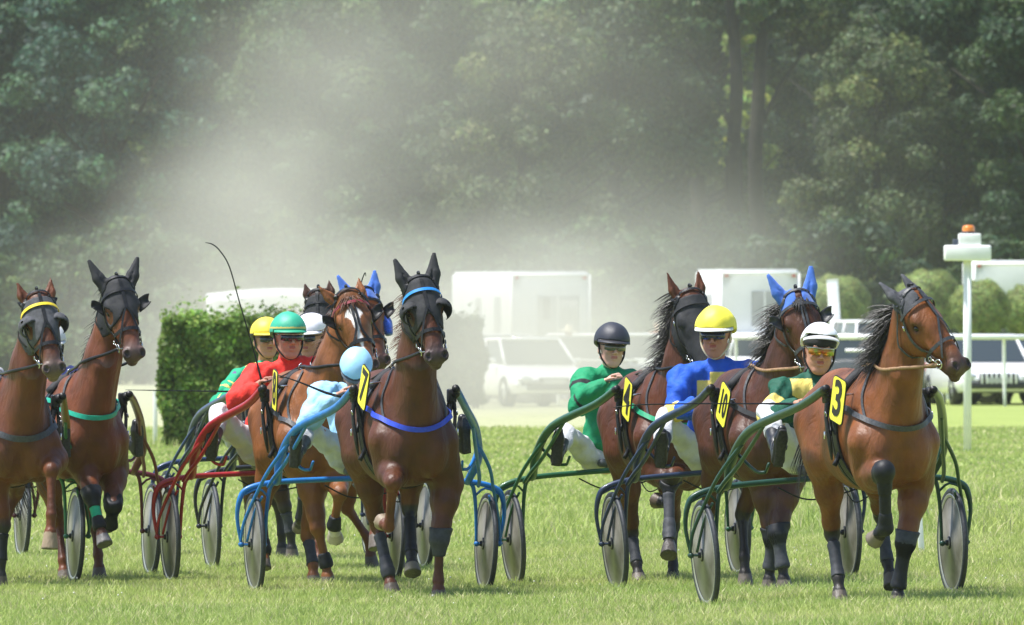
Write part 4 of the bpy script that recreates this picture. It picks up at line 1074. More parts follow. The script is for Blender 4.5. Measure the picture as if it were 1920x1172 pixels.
        if collar is not None:
            z = collar_z
            ribbon(S, [L(-.33, f0, z + .14), L(-.30, -.02, z + .10), L(-.22, .20, z + .03), L(-.1, .34, z - .02), L(0, .38, z - .035), L(.1, .34, z - .02), L(.22, .20, z + .03), L(.30, -.02, z + .10), L(.33, f0, z + .14)],
                   col_w, collar, 'breast_collar', s.root, .010, .010, 8)
            for q in (-1, 1): ribbon(S, [L(q * .22, .20, z + .03), L(q * .2, .08, z + .2), L(q * .08, .0, z + .38)], .018, M_TACKGREY, 'collar_strap', s.root, .008, .004, 6)
        MB().tube([s.H(0, -.06, -.03), s.H(0, -.10, -.02), s.H(.0, -.075, .01)], [.014, .012, .006], 8, sub=3).build('crest_pad', M_LEATHER, s.root)
        # overcheck from the poll to the saddle
        a = s.H(0, -.04, -.06); b_ = L(0, f0, 1.63 * g)
        MB().tube([a, a * .6 + b_ * .4 + np.array([0, .06, .05]), b_], .006, 5, sub=4).build('check_rein', M_LEATHER, s.root)
    def world(s, p):
        c, si = cos(s.yaw), sin(s.yaw)
        return Vector((s.X + p[0] * c - p[1] * si, s.d + p[0] * si + p[1] * c, s.g0 + p[2]))
    def reins(s, hands, m=M_LEATHER, r=.0075):
        """bit ring -> saddle ring -> driver's hands (world points)"""
        for q, hw in zip((-1, 1), hands):
            mi = Matrix.Translation((s.X, s.d, s.g0)) @ Matrix.Rotation(s.yaw, 4, 'Z')
            h = mi.inverted() @ Vector(hw)
            a = Vector(s.H(q * .08, .46, -.1)); t = Vector(F2L(q * .09, -.22, 1.61 * s.g))
            m1 = a * .5 + t * .5 + Vector((q * .08, 0, -.03)); m2 = t * .5 + h * .5 + Vector((0, 0, -.015))
            pt, _ = catmull([a, m1, t], [0] * 3, 12); A_ = np.array([tuple(p) for p in pt], np.float32)
            for _k in range(5):
                v_, G_ = s.S.sample(A_); A_ += G_ * np.clip(.018 - v_, 0, .08)[:, None]
            for _k in range(3): A_[1:-1] = A_[1:-1] * .5 + (A_[2:] + A_[:-2]) * .25
            MB().tube(A_.tolist(), r, 6, flat=1.6).build('rein', m, s.root)
            MB().tube([t, m2, h], [r, r * .8, r * .8], 5, sub=5).build('rein', m, s.root)
def bt_ring(mb, c, axis, R, r, n=14):
    a = Vector(tuple(float(x) for x in axis)).normalized(); u = a.orthogonal().normalized(); v = a.cross(u); c = Vector(tuple(float(x) for x in c))
    pts = [c + (u * cos(2 * pi * k / n) + v * sin(2 * pi * k / n)) * R for k in range(n + 1)]
    mb.tube(pts, r, 5, cap=False)
# ------------------------------------------------------------------ sulky kit
M_TYRE = mat('tyre_rubber', (.022, .026, .034), rough=.6, var=.3, scale=50, bump=.15)
def disc_mat():
    m = bpy.data.materials.new('wheel_disc'); t, b = nodes(m)
    tc = t.nodes.new('ShaderNodeTexCoord'); n = t.nodes.new('ShaderNodeTexNoise'); n.inputs['Scale'].default_value = 5; n.inputs['Detail'].default_value = 6
    r = t.nodes.new('ShaderNodeValToRGB'); r.color_ramp.elements[0].color = (.10, .092, .074, 1); r.color_ramp.elements[1].color = (.23, .218, .19, 1)
    r.color_ramp.elements[0].position = .35; r.color_ramp.elements[1].position = .62
    t.links.new(tc.outputs['Object'], n.inputs['Vector']); t.links.new(n.outputs[0], r.inputs[0]); t.links.new(r.outputs[0], b.inputs['Base Color'])
    b.inputs['Roughness'].default_value = .38
    return m
M_DISC = disc_mat()
M_RIM = mat('alloy_rim', (.55, .55, .54), rough=.28, metal=.8)
M_PLATE = mat('plate_yellow', (.86, .78, .06), rough=.45, var=.06, scale=30)
M_INK = mat('plate_ink', (.012, .012, .012), rough=.5)
M_SEAT = mat('seat_cover', (.09, .10, .11), rough=.6, var=.2, scale=30)
WR = .37
def paint_mat(name, c, metal=0.0):
    m = mat(name, c, rough=.36, var=.15, scale=14, coat=.15, spec=.4, metal=metal, bump=.05)
    return m
class Sulky:
    def __init__(s, label, px, d, yaw, m, horse=None, m2=None, track=.86, plate=None, ends=None, thick=.029, no_group=False, thingrow='racing sulkies', arc=True, seat=True):
        s.yaw = radians(yaw); s.d = d; s.X = (px - 960) / FPX * d; s.g0 = float(gz(s.X, d))
        c, si = cos(s.yaw), sin(s.yaw)
        zl, zr = float(gz(s.X - track * c, d)), float(gz(s.X + track * c, d))
        roll = math.atan((zr - zl) / (2 * track)); s.g0 = (zl + zr) / 2
        s.root = tag(empty('racing_sulky', (s.X, d, s.g0), s.yaw, 0, -roll), label, 'sulky', thingrow)
        s.Mi = (Matrix.Translation((s.X, d, s.g0)) @ Matrix.Rotation(s.yaw, 4, 'Z') @ Matrix.Rotation(-roll, 4, 'Y')).inverted()
        s.M = s.Mi.inverted(); m2 = m2 or m
        L = lambda x, f, z: Vector((x, -f, z))
        fr = MB()
        W = track; cb = .82
        # arch / crossbar carrying on into the outer forks
        left = [(-W - .095, -.01, WR), (-W - .13, .01, .56), (-W - .115, .03, .70), (-W - .06, .04, .775), (-W + .12, .05, cb), (-.4, .05, cb + .02), (0, .05, cb + .03)]
        pts = [L(*p) for p in left] + [L(-p[0], p[1], p[2]) for p in left[::-1][1:]]
        fr.tube(pts, [.012, .014] + [.0205] * (len(pts) - 4) + [.014, .012], 10, sub=5)
        fr.build('crossbar', m, s.root)
        for q in (-1, 1):
            f = MB()
            f.tube([L(q * (W - .17), .05, cb), L(q * (W - .11), .045, cb - .03), L(q * (W - .085), .03, .62), L(q * (W - .075), 0, WR)], [.017, .016, .014, .011], 8, sub=5)
            f.tube([L(q * (W - .09), .03, .72), L(q * (W - .02), .06, .775), L(q * (W + .09), .03, .73)], .009, 6, sub=3)
            f.ball(L(q * (W - .072), 0, WR), .022, 8).ball(L(q * (W + .098), 0, WR), .022, 8)
            f.tube([L(q * (W - .09), 0, WR), L(q * (W + .12), 0, WR)], .009, 6)
            f.build('wheel_fork', m, s.root)
            s.wheel(L(q * W, 0, WR), q)
            # shafts
            if horse is not None: e = s.Mi @ horse.world(F2L(q * .385, -.25, 1.43 * horse.g))
            elif ends: e = L(*ends[(q + 1) // 2])
            else: e = L(q * .36, 1.9, 1.5)
            hx = L(q * (W - .15), .05, cb)
            def mix(t, x, f, z):   # t = share of the way to the horse end
                return Vector((e.x * t + x * (1 - t), e.y * t - f * (1 - t), z))
            p1 = L(q * (W - .15), .12, cb + .03); p2 = L(q * (W - .13), .34, 1.00)
            p3 = Vector((e.x * .22 + q * (W - .12) * .78, -.76, 1.21)); p4 = Vector((e.x * .66 + q * (W - .2) * .34, e.y * .5 - .62, 1.37)); e2 = e + (e - p4) * .10
            sh = MB(); sh.tube([hx, p1, p2, p3, p4, e, e2], [thick * .9, thick, thick * 1.15, thick * 1.1, thick, thick, thick * .8], 10, sub=6)
            sh.build('shaft', m2, s.root)
            cp = MB().tube([e2, e2 + (e2 - e).normalized() * .05], [thick * 1.05, thick * .9], 10); pass
            cp.build('shaft_cap', M_LEATHER, s.root)
            # stays from the shaft out to the hub
            st = MB()
            if arc:
                st.tube([p3 * .55 + p2 * .45, L(q * (W - .05), .36, .93), L(q * (W + .01), .21, .77), L(q * (W + .085), .04, .53), L(q * (W + .105), .0, WR)], [.014, .014, .013, .012, .010], 8, sub=6)
                st.tube([L(q * (W - .02), .20, .72), L(q * (W + .02), .10, .60), L(q * (W + .06), .02, WR + .02)], .010, 7, sub=5)
            st.tube([p4 * .30 + p3 * .70, p3 * .45 + p2 * .55 + Vector((0, 0, -.10)), L(q * (W - .10), .24, .86), L(q * (W - .08), .1, cb - .03)], [.013, .015, .015, .013], 8, sub=6)
            st.build('stay', m, s.root)
            s_end = e
            if q == -1: s.eL = e
        # bolts
        for q in (-1, 1):
            for k in range(2): MB().box(L(q * (W - .15), .12 + .06 * k, cb + .04 + .04 * k), (.055, .012, .012)).build('clamp_bolt', M_RIM, s.root, smooth=False)
        # foot rests and seat
        for q in (-1, 1):
            fo = MB(); fo.tube([L(q * .70, .42, 1.04), L(q * .62, .56, .93), L(q * .56, .60, .92)], .012, 7, sub=3)
            fo.tube([L(q * .56, .60, .92), L(q * .55, .66, .98)], .010, 6)
            fo.build('foot_rest', m, s.root)
        if seat:
            se = MB(); se.box(L(0, -.14, .905), (.38, .36, .06), bev=.025); se.build('seat', M_SEAT, s.root)
            for q in (-1, 1): MB().tube([L(q * .13, .05, cb + .02), L(q * .12, -.05, .86), L(q * .12, -.24, .87)], .013, 7, sub=3).build('seat_bracket', m, s.root)
        cb_ = MB(); cb2 = MB()
        cb_.tube([L(-.35, .05, cb - .02), L(-.15, .06, cb - .11), L(.1, .05, cb - .08), L(.3, .05, cb - .02)], .006, 5, sub=6)
        cb2.tube([L(.1, .07, cb - .03), L(.17, .08, cb - .14), L(.28, .07, cb - .10), L(.33, .07, cb - .02)], .005, 5, sub=6)
        cb_.build('cable', M_LEATHER, s.root); cb2.build('cable', M_LEATHER, s.root)
        if plate: s.plate(*plate)
    def wheel(s, c, q):
        w = empty('wheel'); w.parent = s.root; w.location = c; w.rotation_euler = (0, q * radians(1.5), 0)
        ax = (1, 0, 0)
        prof = [(WR - .045, -.010), (WR - .035, -.016), (WR - .012, -.018), (WR, -.008), (WR, .008), (WR - .012, .018), (WR - .035, .016), (WR - .045, .010)]
        t = MB().lathe(prof, (0, 0, 0), ax, 48).build('tyre', M_TYRE, w)
        r = MB().lathe([(WR - .060, -.012), (WR - .043, -.0165), (WR - .036, -.0155), (WR - .036, .0155), (WR - .043, .0165), (WR - .060, .012)], (0, 0, 0), ax, 48).build('rim', M_RIM, w)
        d = MB().lathe([(.0, -.034), (.03, -.033), (.035, -.022), (WR - .058, -.009), (WR - .05, -.006), (WR - .05, .006), (WR - .058, .009), (.035, .022), (.03, .033), (0, .034)], (0, 0, 0), ax, 48).build('disc', M_DISC, w)
        h = MB().lathe([(.0, -.05), (.018, -.05), (.022, -.03), (.045, -.028), (.045, -.018), (.045, .018), (.045, .028), (.022, .03), (.018, .05), (0, .05)], (0, 0, 0), ax, 16).build('hub', M_LEATHER, w)
    def plate(s, text, ang, tilt=0, off=(0, 0, 0), w=.175, h=.31, lean=0):
        """number plate strapped on the left shaft end; ang = turn of its face from facing the camera"""
        e = s.eL
        pl = empty('number_plate'); pl.parent = s.root
        pl.location = e + Vector((.05 + off[0], -.24 - off[1], -.06 + off[2]))
        pl.rotation_euler = (radians(lean), radians(tilt), radians(-ang) - s.yaw)
        b = MB(); P = []; rc = .03
        for (cx, cz, a0) in ((w / 2 - rc, h / 2 - rc, 0), (-w / 2 + rc, h / 2 - rc, 90), (-w / 2 + rc, -h / 2 + rc, 180), (w / 2 - rc, -h / 2 + rc, 270)):
            for k in range(5):
                A = radians(a0 + k * 22.5); P.append((cx + rc * cos(A), cz + rc * sin(A)))
        def slab(P, y0, y1):
            n = len(P); V = [(x, y0, z) for x, z in P] + [(x, y1, z) for x, z in P]
            F = [tuple(range(n)), tuple(range(2 * n - 1, n - 1, -1))] + [(k, k + n, (k + 1) % n + n, (k + 1) % n) for k in range(n)]
            return V, F
        MB().add(*slab(P, -.004, .004)).build('backing', M_INK, pl, smooth=False)
        MB().add(*slab([(x * .94, z * .96) for x, z in P], -.007, -.0045)).build('face', M_PLATE, pl, smooth=False)
        cu = bpy.data.curves.new('digit', 'FONT'); cu.body = text; cu.size = .30 if len(text) == 1 else .24; cu.extrude = .002; cu.offset = .006
        cu.align_x = 'CENTER'; cu.align_y = 'CENTER'; cu.resolution_u = 4
        to = bpy.data.objects.new('digit_tmp', cu); COL.objects.link(to)
        dg = bpy.context.evaluated_depsgraph_get(); dg.update()
        me = bpy.data.meshes.new_from_object(to.evaluated_get(dg)); bpy.data.objects.remove(to)
        o = bpy.data.objects.new('digit', me); COL.objects.link(o); o.parent = pl; me.materials.clear(); me.materials.append(M_INK)
        o.rotation_euler = (radians(90), 0, 0); o.location = (0, -.0085, 0); o.scale = (.84 if len(text) == 1 else .55, 1.12, 1)
        bk = MB(); bk.tube([Vector((0, .006, h * .1)), Vector((-.03, .16, h * .1))], .007, 6); bk.build('bracket', M_STEEL, pl)
# ------------------------------------------------------------------ driver kit
M_SKIN = attr_mat('skin', rough=.55, spec=.35, var=.10, scale=12, bump=.1, bscale=120)
M_SILK = attr_mat('racing_silk', rough=.72, spec=.3, var=.12, scale=7, bump=.32, bscale=11, bdist=.03, fold=True)
M_BREECH = attr_mat('breeches', rough=.85, spec=.2, var=.14, scale=7, bump=.32, bscale=12, bdist=.03, fold=True)
M_BOOT = mat('boot_black', (.008, .008, .010), rough=.38, var=.3, scale=20, bump=.15)
M_SHELL = attr_mat('helmet_shell', rough=.55, var=.08, scale=8, bump=.35, bscale=22, bdist=.006)
def ik(a, b, l1, l2, pole):
    a = Vector(a); b = Vector(b); d = b - a; L = min(d.length, (l1 + l2) * .995); d.normalize()
    x = (l1 * l1 - l2 * l2 + L * L) / (2 * L); h = math.sqrt(max(l1 * l1 - x * x, 0))
    p = Vector(pole); p = (p - d * p.dot(d)).normalized()
    return a + d * x + p * h, a + d * L
def fold_noise(X, Y, Z, seed, amp=.006):
    r = np.random.RandomState(seed); o = 0
    for k in range(5):
        a = r.normal(0, 1, 3); a /= np.linalg.norm(a); fq = 22 + 18 * k; ph = r.rand(3) * 6
        o = o + np.sin(fq * (a[0] * X + a[1] * Y + a[2] * Z) + ph[0] + 1.6 * np.sin(9 * Z + 7 * X + ph[1])) / (1 + k * .6)
    return (amp * .5 * o).astype(np.float32)
class Driver:
    def __init__(s, label, px, d, yaw, head, look, feet, hands, silk, cap, shoulders=None, pelvis=None, skin=(.46, .23, .155), size=1.10,
                 breech=(.62, .62, .63), glass=None, bow=0, cap_style='peak', face=True, gloves=None, knee_pole=((-.40, .0, .8), (.40, .0, .8)), roll=0, helmet_size=1.0, seed=5):
        s.yaw = radians(yaw); s.d = d; s.X = (px - 960) / FPX * d; s.g0 = float(gz(s.X, d)); s.seed = seed
        s.root = tag(empty('person', (s.X, d, s.g0), s.yaw), label, 'person', 'sulky drivers')
        lc = lambda p: Vector(tuple(float(v) for v in Horse.loc(s, *p)))
        g = size
        hc = lc(head)                                     # centre of the head
        pel = lc(pelvis) if pelvis else Vector((hc.x * .35, .16, 1.01))
        # head frame
        yw, pt = radians(look[0]), radians(look[1])       # turn to the viewer's right, chin down
        Fw = Vector((sin(yw - s.yaw) * cos(pt), -cos(yw - s.yaw) * cos(pt), -sin(pt)))
        Up0 = Vector((sin(radians(roll)), 0, cos(radians(roll)))); Rt = Fw.cross(Up0).normalized() * -1
        Up = Rt.cross(Fw).normalized() * -1
        if Up.z < 0: Up = -Up
        Rt = Up.cross(Fw).normalized() * -1
        # Rt should point to the viewer's right
        if Rt.x < 0: Rt = -Rt
        s.hc, s.Fw, s.Up, s.Rt = hc, Fw, Up, Rt
        hgf = g * 1.10
        hh = lambda r, f, u: hc + Rt * r * hgf + Fw * f * hgf + Up * u * hgf
        nk = hc - Up * .10 + Vector((0, .02, -.085)) - Fw * .03
        if shoulders: sh = [lc(p) for p in shoulders]
        else: sh = [nk + Vector((q * .185, .02, -.055)) for q in (-1, 1)]
        hips = [pel + Vector((q * .09, 0, 0)) for q in (-1, 1)]
        hd = [lc(p) for p in hands]; ft = [lc(p) for p in feet]
        el = []; kn = []
        for i, q in enumerate((-1, 1)):
            e, w_ = ik(sh[i], hd[i], .30 * g, .27 * g, (q * .8, .5, -.7)); el.append(e); hd[i] = w_
            k, a = ik(hips[i], ft[i], .45 * g, .45 * g, knee_pole[i]); kn.append(k); ft[i] = a
        s.hands = hd; s.feet = ft
        pts = np.array([tuple(p) for p in [hc, pel] + sh + hd + el + kn + ft]); lo = pts.min(0) - .26; hi = pts.max(0) + .26
        h = .0055; S = SDF(lo, hi, h); s.S = S; T = lambda v: tuple(v)
        # skin body (one surface)
        M3 = np.array([T(Rt), T(Fw), T(Up)])
        EL = lambda r, f, u, a, b, c, k=.02, sub=False: S.ell(T(hh(r, f, u)), (a * hgf, b * hgf, c * hgf), k, M3, sub)
        EL(0, -.005, .035, .080, .098, .088, .01); EL(0, .018, -.035, .066, .072, .080, .03)
        EL(0, .055, -.098, .026, .026, .022, .03)                                            # chin
        for q in (-1, 1):
            S.cap(T(hh(q * .060, .0, -.055)), T(hh(q * .022, .055, -.095)), .022, .020, .02)        # jaw
            EL(q * .036, .070, -.015, .020, .018, .016, .02)                                   # cheek
            EL(q * .031, .088, .018, .014, .012, .009, .006, True)                              # eye socket
            EL(q * .084, -.012, -.008, .008, .018, .030, .006)                                  # ear
            EL(q * .031, .075, .018, .013, .011, .010, .004)                                    # eyeball
        S.cap(T(hh(-.04, .083, .038)), T(hh(.04, .083, .038)), .010, .010, .012)               # brow
        S.cap(T(hh(0, .090, .028)), T(hh(0, .112, -.018)), .008, .013, .008)                   # nose
        EL(.012, .098, -.024, .009, .010, .008, .006); EL(-.012, .098, -.024, .009, .010, .008, .006)
        EL(0, .088, -.050, .024, .010, .006, .004); EL(0, .086, -.063, .020, .010, .007, .004)  # lips
        S.cap(T(hh(-.02, .098, -.0565)), T(hh(.02, .098, -.0565)), .0025, .0025, .003, None, 1, True)
        S.cap(T(hh(0, -.02, -.06)), T(nk), .052 * g, .058 * g, .03)
        S.cap(T(nk - Vector((0, -.02, .12))), T(pel), .10, .11, .05)
        for i in (0, 1):
            S.chain([(T(nk - Vector((0, -.01, .07))), .05), (T(sh[i]), .05), (T(el[i]), .042), (T(hd[i]), .028)], .03)
            S.chain([(T(hips[i]), .085), (T(kn[i]), .055), (T(ft[i]), .038)], .03)
        bodyF = []
        for i, q in enumerate((-1, 1)): s.hand(S, hd[i], (hd[i] - el[i]).normalized(), q, g)
        V, F = S.mesh()
        tint = np.tile(np.array(skin, np.float32), (len(V), 1))
        W = V - np.array(T(hc)); r_, f_, u_ = W @ np.array(T(Rt)), W @ np.array(T(Fw)), W @ np.array(T(Up))
        lip = (np.abs(r_) < .024) & (f_ > .075) & (np.abs(u_ + .057) < .010); tint[lip] = np.array(skin) * np.array([.8, .5, .55])
        ch = np.exp(-((np.abs(r_) - .04) ** 2 + (u_ + .02) ** 2) / .0006) * (f_ > .03) * .25
        tint = tint * (1 - ch[:, None] * np.array([0, .35, .3]))
        if gloves:
            for p in hd:
                near = np.linalg.norm(V - np.array(T(p)), axis=1) < .125; tint[near] = gloves
        mesh_obj('body', V, F, M_SKIN, s.root, True, tint)
        # jacket
        J = SDF(lo, hi, .0075)
        chest = nk * .75 + pel * .25; belly = nk * .3 + pel * .7
        J.ell(T(chest + Vector((0, .01, -.03))), (.20 * g, .135, .20), .05); J.ell(T(belly), (.18 * g, .135, .20), .06)
        J.cap(T(nk + Vector((0, .0, .030))), T(nk + Vector((0, 0, -.05))), .068, .095, .03)
        for i in (0, 1):
            J.chain([(T(nk + Vector((0, .0, -.035))), .075), (T(sh[i]), .090), (T(sh[i] * .5 + el[i] * .5), .080), (T(el[i]), .070), (T(el[i] * .4 + hd[i] * .6), .066), (T(el[i] * .08 + hd[i] * .92), .038)], .035)
        ax = [J.lo[k] + J.h * np.arange(J.n[k], dtype=np.float32) for k in range(3)]
        X, Y, Z = ax[0][:, None, None], ax[1][None, :, None], ax[2][None, None, :]
        J.D = J.D + fold_noise(X, Y, Z, seed, .017)
        V, F = J.mesh(); info = dict(nk=nk, sh=sh, el=el, hd=hd, pel=pel, Rt=Rt, chest=chest)
        mesh_obj('jacket', V, F, M_SILK, s.root, True, silk(V, info))
        # breeches
        B = SDF(lo, hi, .0075)
        B.ell(T(pel + Vector((0, .02, .02))), (.175, .15, .12), .05)
        for i in (0, 1):
            B.chain([(T(hips[i]), .105), (T(kn[i]), .068), (T(kn[i] * .55 + ft[i] * .45), .060), (T(kn[i] * .35 + ft[i] * .65), .052)], .04)
        B.D = B.D + fold_noise(X, Y, Z, seed + 3, .012)
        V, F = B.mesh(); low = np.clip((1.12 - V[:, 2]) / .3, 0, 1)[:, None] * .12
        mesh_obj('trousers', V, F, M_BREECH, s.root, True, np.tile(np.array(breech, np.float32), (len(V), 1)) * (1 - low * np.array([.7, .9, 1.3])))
        # boots
        for i, q in enumerate((-1, 1)):
            O = SDF(np.array(T(ft[i])) - .42, np.array(T(ft[i])) + .42, .008)
            dl = (ft[i] - kn[i]).normalized(); toe = (Vector((0, -1, 0)) * .25 + Vector((q * -.05, 0, 1.0)) - dl * dl.dot(Vector((0, 0, 1))) * .6)
            toe = (toe - dl * toe.dot(dl) * .9).normalized()
            a = ft[i]; top = kn[i] * .45 + a * .55
            O.chain([(T(top), .060), (T(kn[i] * .2 + a * .8), .050), (T(a), .045)], .02)
            heel = a + dl * .055 - toe * .03; ball_ = a + dl * .045 + toe * .13; tip = a + dl * .035 + toe * .19
            O.cap(T(a), T(heel), .045, .042, .02); O.chain([(T(heel), .043), (T(ball_), .044), (T(tip), .032)], .02)
            sl_, X2, Y2, Z2 = O.box(O.lo, O.lo + O.h * O.n)
            pl = (X2 - a.x) * dl.x + (Y2 - a.y) * dl.y + (Z2 - a.z) * dl.z - .085
            O.D = np.maximum(O.D, pl.astype(np.float32)); V, F = O.mesh(); bo = mesh_obj('boot', V, F, M_BOOT, s.root)
            so_ = MB().tube([heel + dl * .038 - toe * .035, (heel + ball_) / 2 + dl * .038, ball_ + dl * .038, tip + dl * .034 + toe * .02], [.034, .032, .042, .024], 12, sub=4, flat=.25, up=T(dl))
            so_.build('sole', mat('boot_sole', (.03, .03, .032), rough=.8, var=.4, scale=60, bump=.5) if i == 0 else bpy.data.materials['boot_sole'], bo)
            st = MB(); c_ = a * .75 + kn[i] * .25
            bt_ring(st, a + dl * .03 + toe * .06, tuple(toe + dl * .5), .052, .005); st.build('boot_strap', M_TACKGREY, bo)
        s.helmet(cap, cap_style, hh, hgf * helmet_size * .99, bow)
        if glass: s.goggles(glass, hh, hgf)
    def hand(s, S, w, d, q, g):
        T = tuple
        up = Vector((0, 0, 1)); side = d.cross(up).normalized(); nrm = side.cross(d).normalized()
        if nrm.z < 0: nrm = -nrm
        pc = w + d * .045
        M3 = np.array([T(side), T(d), T(nrm)])
        S.ell(T(pc), (.040, .048, .018), .012, M3)
        for j, (o, L) in enumerate(((-.030, .88), (-.010, 1.0), (.010, .95), (.029, .78))):
            b = w + d * .082 + side * o
            p1 = b + d * .032 * L - nrm * .012; p2 = p1 - nrm * .030 * L + d * .004; p3 = p2 - d * .026 * L - nrm * .002
            S.chain([(T(b), .0100), (T(p1), .0092), (T(p2), .0085), (T(p3), .0075)], .004)
        inn = -q
        tb = w + d * .025 + side * inn * .030; t1 = tb + side * inn * .018 + d * .030 - nrm * .012; t2 = t1 + d * .028 - side * inn * .012 - nrm * .014
        S.chain([(T(tb), .0135), (T(t1), .0110), (T(t2), .0090)], .006)
    def helmet(s, cap, style, hh, g, bow):
        Rt, Fw, Up = s.Rt, s.Fw, s.Up; M3 = np.array([tuple(Rt), tuple(Fw), tuple(Up)])
        c = hh(0, -.012, .055)
        O = SDF(np.array(tuple(c)) - .22, np.array(tuple(c)) + .22, .0055)
        O.ell(tuple(c), (.112 * g, .138 * g, .118 * g), .01, M3)
        hi_ = cap.get('under') is not None
        sl_, X, Y, Z = O.box(O.lo, O.lo + O.h * O.n)
        W = (X - c.x, Y - c.y, Z - c.z); r, f, u = [sum(a * b for a, b in zip(W, tuple(v))) for v in (Rt, Fw, Up)]
        cut = -(u + .012 + .045 * np.clip((-f) / .12, 0, 1.2) - .02 * (f > .05) - (.058 * np.clip((f + .05) / .12, 0, 1) if hi_ else 0))
        O.D = np.maximum(O.D, cut.astype(np.float32))
        O.D = O.D + fold_noise(X, Y, Z, s.seed + 9, .0022 if style != 'cover' else .004)
        inner = SDF(O.lo, O.lo + O.h * (O.n - 1), O.h); inner.ell(tuple(c), (.092 * g, .112 * g, .100 * g), .0, M3)
        O.D = np.maximum(O.D, -inner.D)
        V, F = O.mesh(); V = V.astype(np.float32)
        W = V - np.array(tuple(c)); r_, f_, u_ = [W @ np.array(tuple(v)) for v in (Rt, Fw, Up)]
        t = np.tile(np.array(cap['c'], np.float32), (len(V), 1))
        if cap.get('band') is not None: t[(u_ > .018) & (u_ < .030)] = cap['band']
        if cap.get('low') is not None: t[(u_ < cap.get('low_z', .012))] = cap['low']
        ho = mesh_obj('helmet', V, F, M_SHELL, s.root, True, t)
        # peak
        n = 15; Vp = []; Fp = []
        for i in range(n):
            A = radians(-68 + 136 * i / (n - 1))
            for j, (k, dz) in enumerate(((1.0, -.004), (1.26, -.022), (1.27, -.028), (1.0, -.014))):
                kk = 1 + (k - 1) * max(0.05, cos(A * 1.25)) * cap.get('peak_len', 1)
                Vp.append(c + Rt * sin(A) * .110 * g * kk + Fw * cos(A) * .135 * g * kk + Up * (dz + .012 + (.056 * cos(A) if hi_ else 0)))
        for i in range(n - 1):
            for j in range(4): Fp.append((i * 4 + j, i * 4 + (j + 1) % 4, (i + 1) * 4 + (j + 1) % 4, (i + 1) * 4 + j))
        pk = MB().add(Vp, Fp)
        o = pk.build('peak', M_SHELL, ho, True, np.tile(np.array(cap.get('peak', cap['c']), np.float32), (len(Vp), 1)))
        # chin strap
        st = MB()
        for q in (-1, 1): st.tube([hh(q * .090, -.005, .03), hh(q * .080, .022, -.045), hh(q * .044, .050, -.100), hh(0, .060, -.122)], .0045, 6, sub=4, flat=1.6)
        st.build('chin_strap', cap.get('strap', M_LEATHER), ho)
        if cap.get('under') is not None:     # dark padded brow under the shell
            u = MB(); u.lathe([(.0, .085), (.06, .075), (.098, .045), (.112, .01), (.110, -.022), (.10, -.026)], hh(0, .006, .060), tuple(Up + Fw * .05), 24)
            u.build('helmet_lining', cap['under'], ho)
        b = MB().ball(c + Up * .117 * g, (.012, .012, .006), 8); 
        if style == 'button': b.build('button', M_SHELL, ho, True, np.tile(np.array(cap['c'], np.float32), (len(b.V), 1)))
    def goggles(s, m, hh, g):
        lens, frame = m
        b = MB(); n = 13; V = []; F = []
        for i in range(n):
            a = -1 + 2 * i / (n - 1); A = a * radians(62)
            hgt = .021 * (1 - .25 * abs(a) ** 3) - .010 * max(0, 1 - abs(a) * 5)
            for (hz_, th) in ((.4, .0), (-1.45, .0)):
                V.append(hh(sin(A) * .082, cos(A) * .064 + .054, .022 + hgt * hz_ + (.004 if hz_ > 0 else 0)))
        for i in range(n - 1): F.append((2 * i, 2 * i + 1, 2 * i + 3, 2 * i + 2))
        o = b.add(V, F).build('goggles', lens, s.root); md = o.modifiers.new('s', 'SOLIDIFY'); md.thickness = .004
        fr = MB(); fr.tube([V[2 * i] for i in range(n)], .0035, 5); fr.tube([hh(-.07, .08, .03), hh(-.082, .0, .03)], .004, 5); fr.tube([hh(.07, .08, .03), hh(.082, .0, .03)], .004, 5)
        fr.build('frame', frame, o)
def silk_plain(c, bands=(), panel=None, yoke=None, side=None):
    """bands: (t0, t1, colour) along upper arm/forearm (0 shoulder .. 1 elbow .. 2 wrist)"""
    def f(V, I):
        T = np.tile(np.array(c, np.float32), (len(V), 1))
        nk, ch = np.array(tuple(I['nk'])), np.array(tuple(I['chest']))
        W = V - nk; x = W[:, 0]; z = W[:, 2]
        if side is not None:
            T[np.abs(np.abs(x) - .12) < .05] = side
        if yoke is not None: T[(z > -.20 + .5 * np.abs(x)) & (np.abs(x) > .05) & (np.abs(x) < .2) & (z < .01)] = yoke
        if panel is not None: T[panel[1](x, V[:, 1] - nk[1], z)] = panel[0]
        for i in (0, 1):
            a, b, e = [np.array(tuple(I[k][i])) for k in ('sh', 'el', 'hd')]
            def seg(p, q): d = q - p; t = ((V - p) @ d) / (d @ d); tc = np.clip(t, 0, 1); return np.linalg.norm(V - (p + tc[:, None] * d), axis=1), t
            d1, t1 = seg(a, b); d2, t2 = seg(b, e); u = np.where(d1 < d2, t1, 1 + t2); near = np.minimum(d1, d2) < .10
            for t0, tt, col in bands: T[near & (u > t0) & (u < tt)] = col
        T[z > .012] = I.get('collar', T[z > .012][0] if (z > .012).any() else c)
        return T
    return f
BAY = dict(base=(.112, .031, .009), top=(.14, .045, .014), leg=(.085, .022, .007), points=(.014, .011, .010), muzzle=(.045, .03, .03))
def bay(k=1.0, **kw): c = {a: (tuple(v * k for v in b) if a in ('base', 'top', 'leg') else b) for a, b in BAY.items()}; c.update(kw); return c
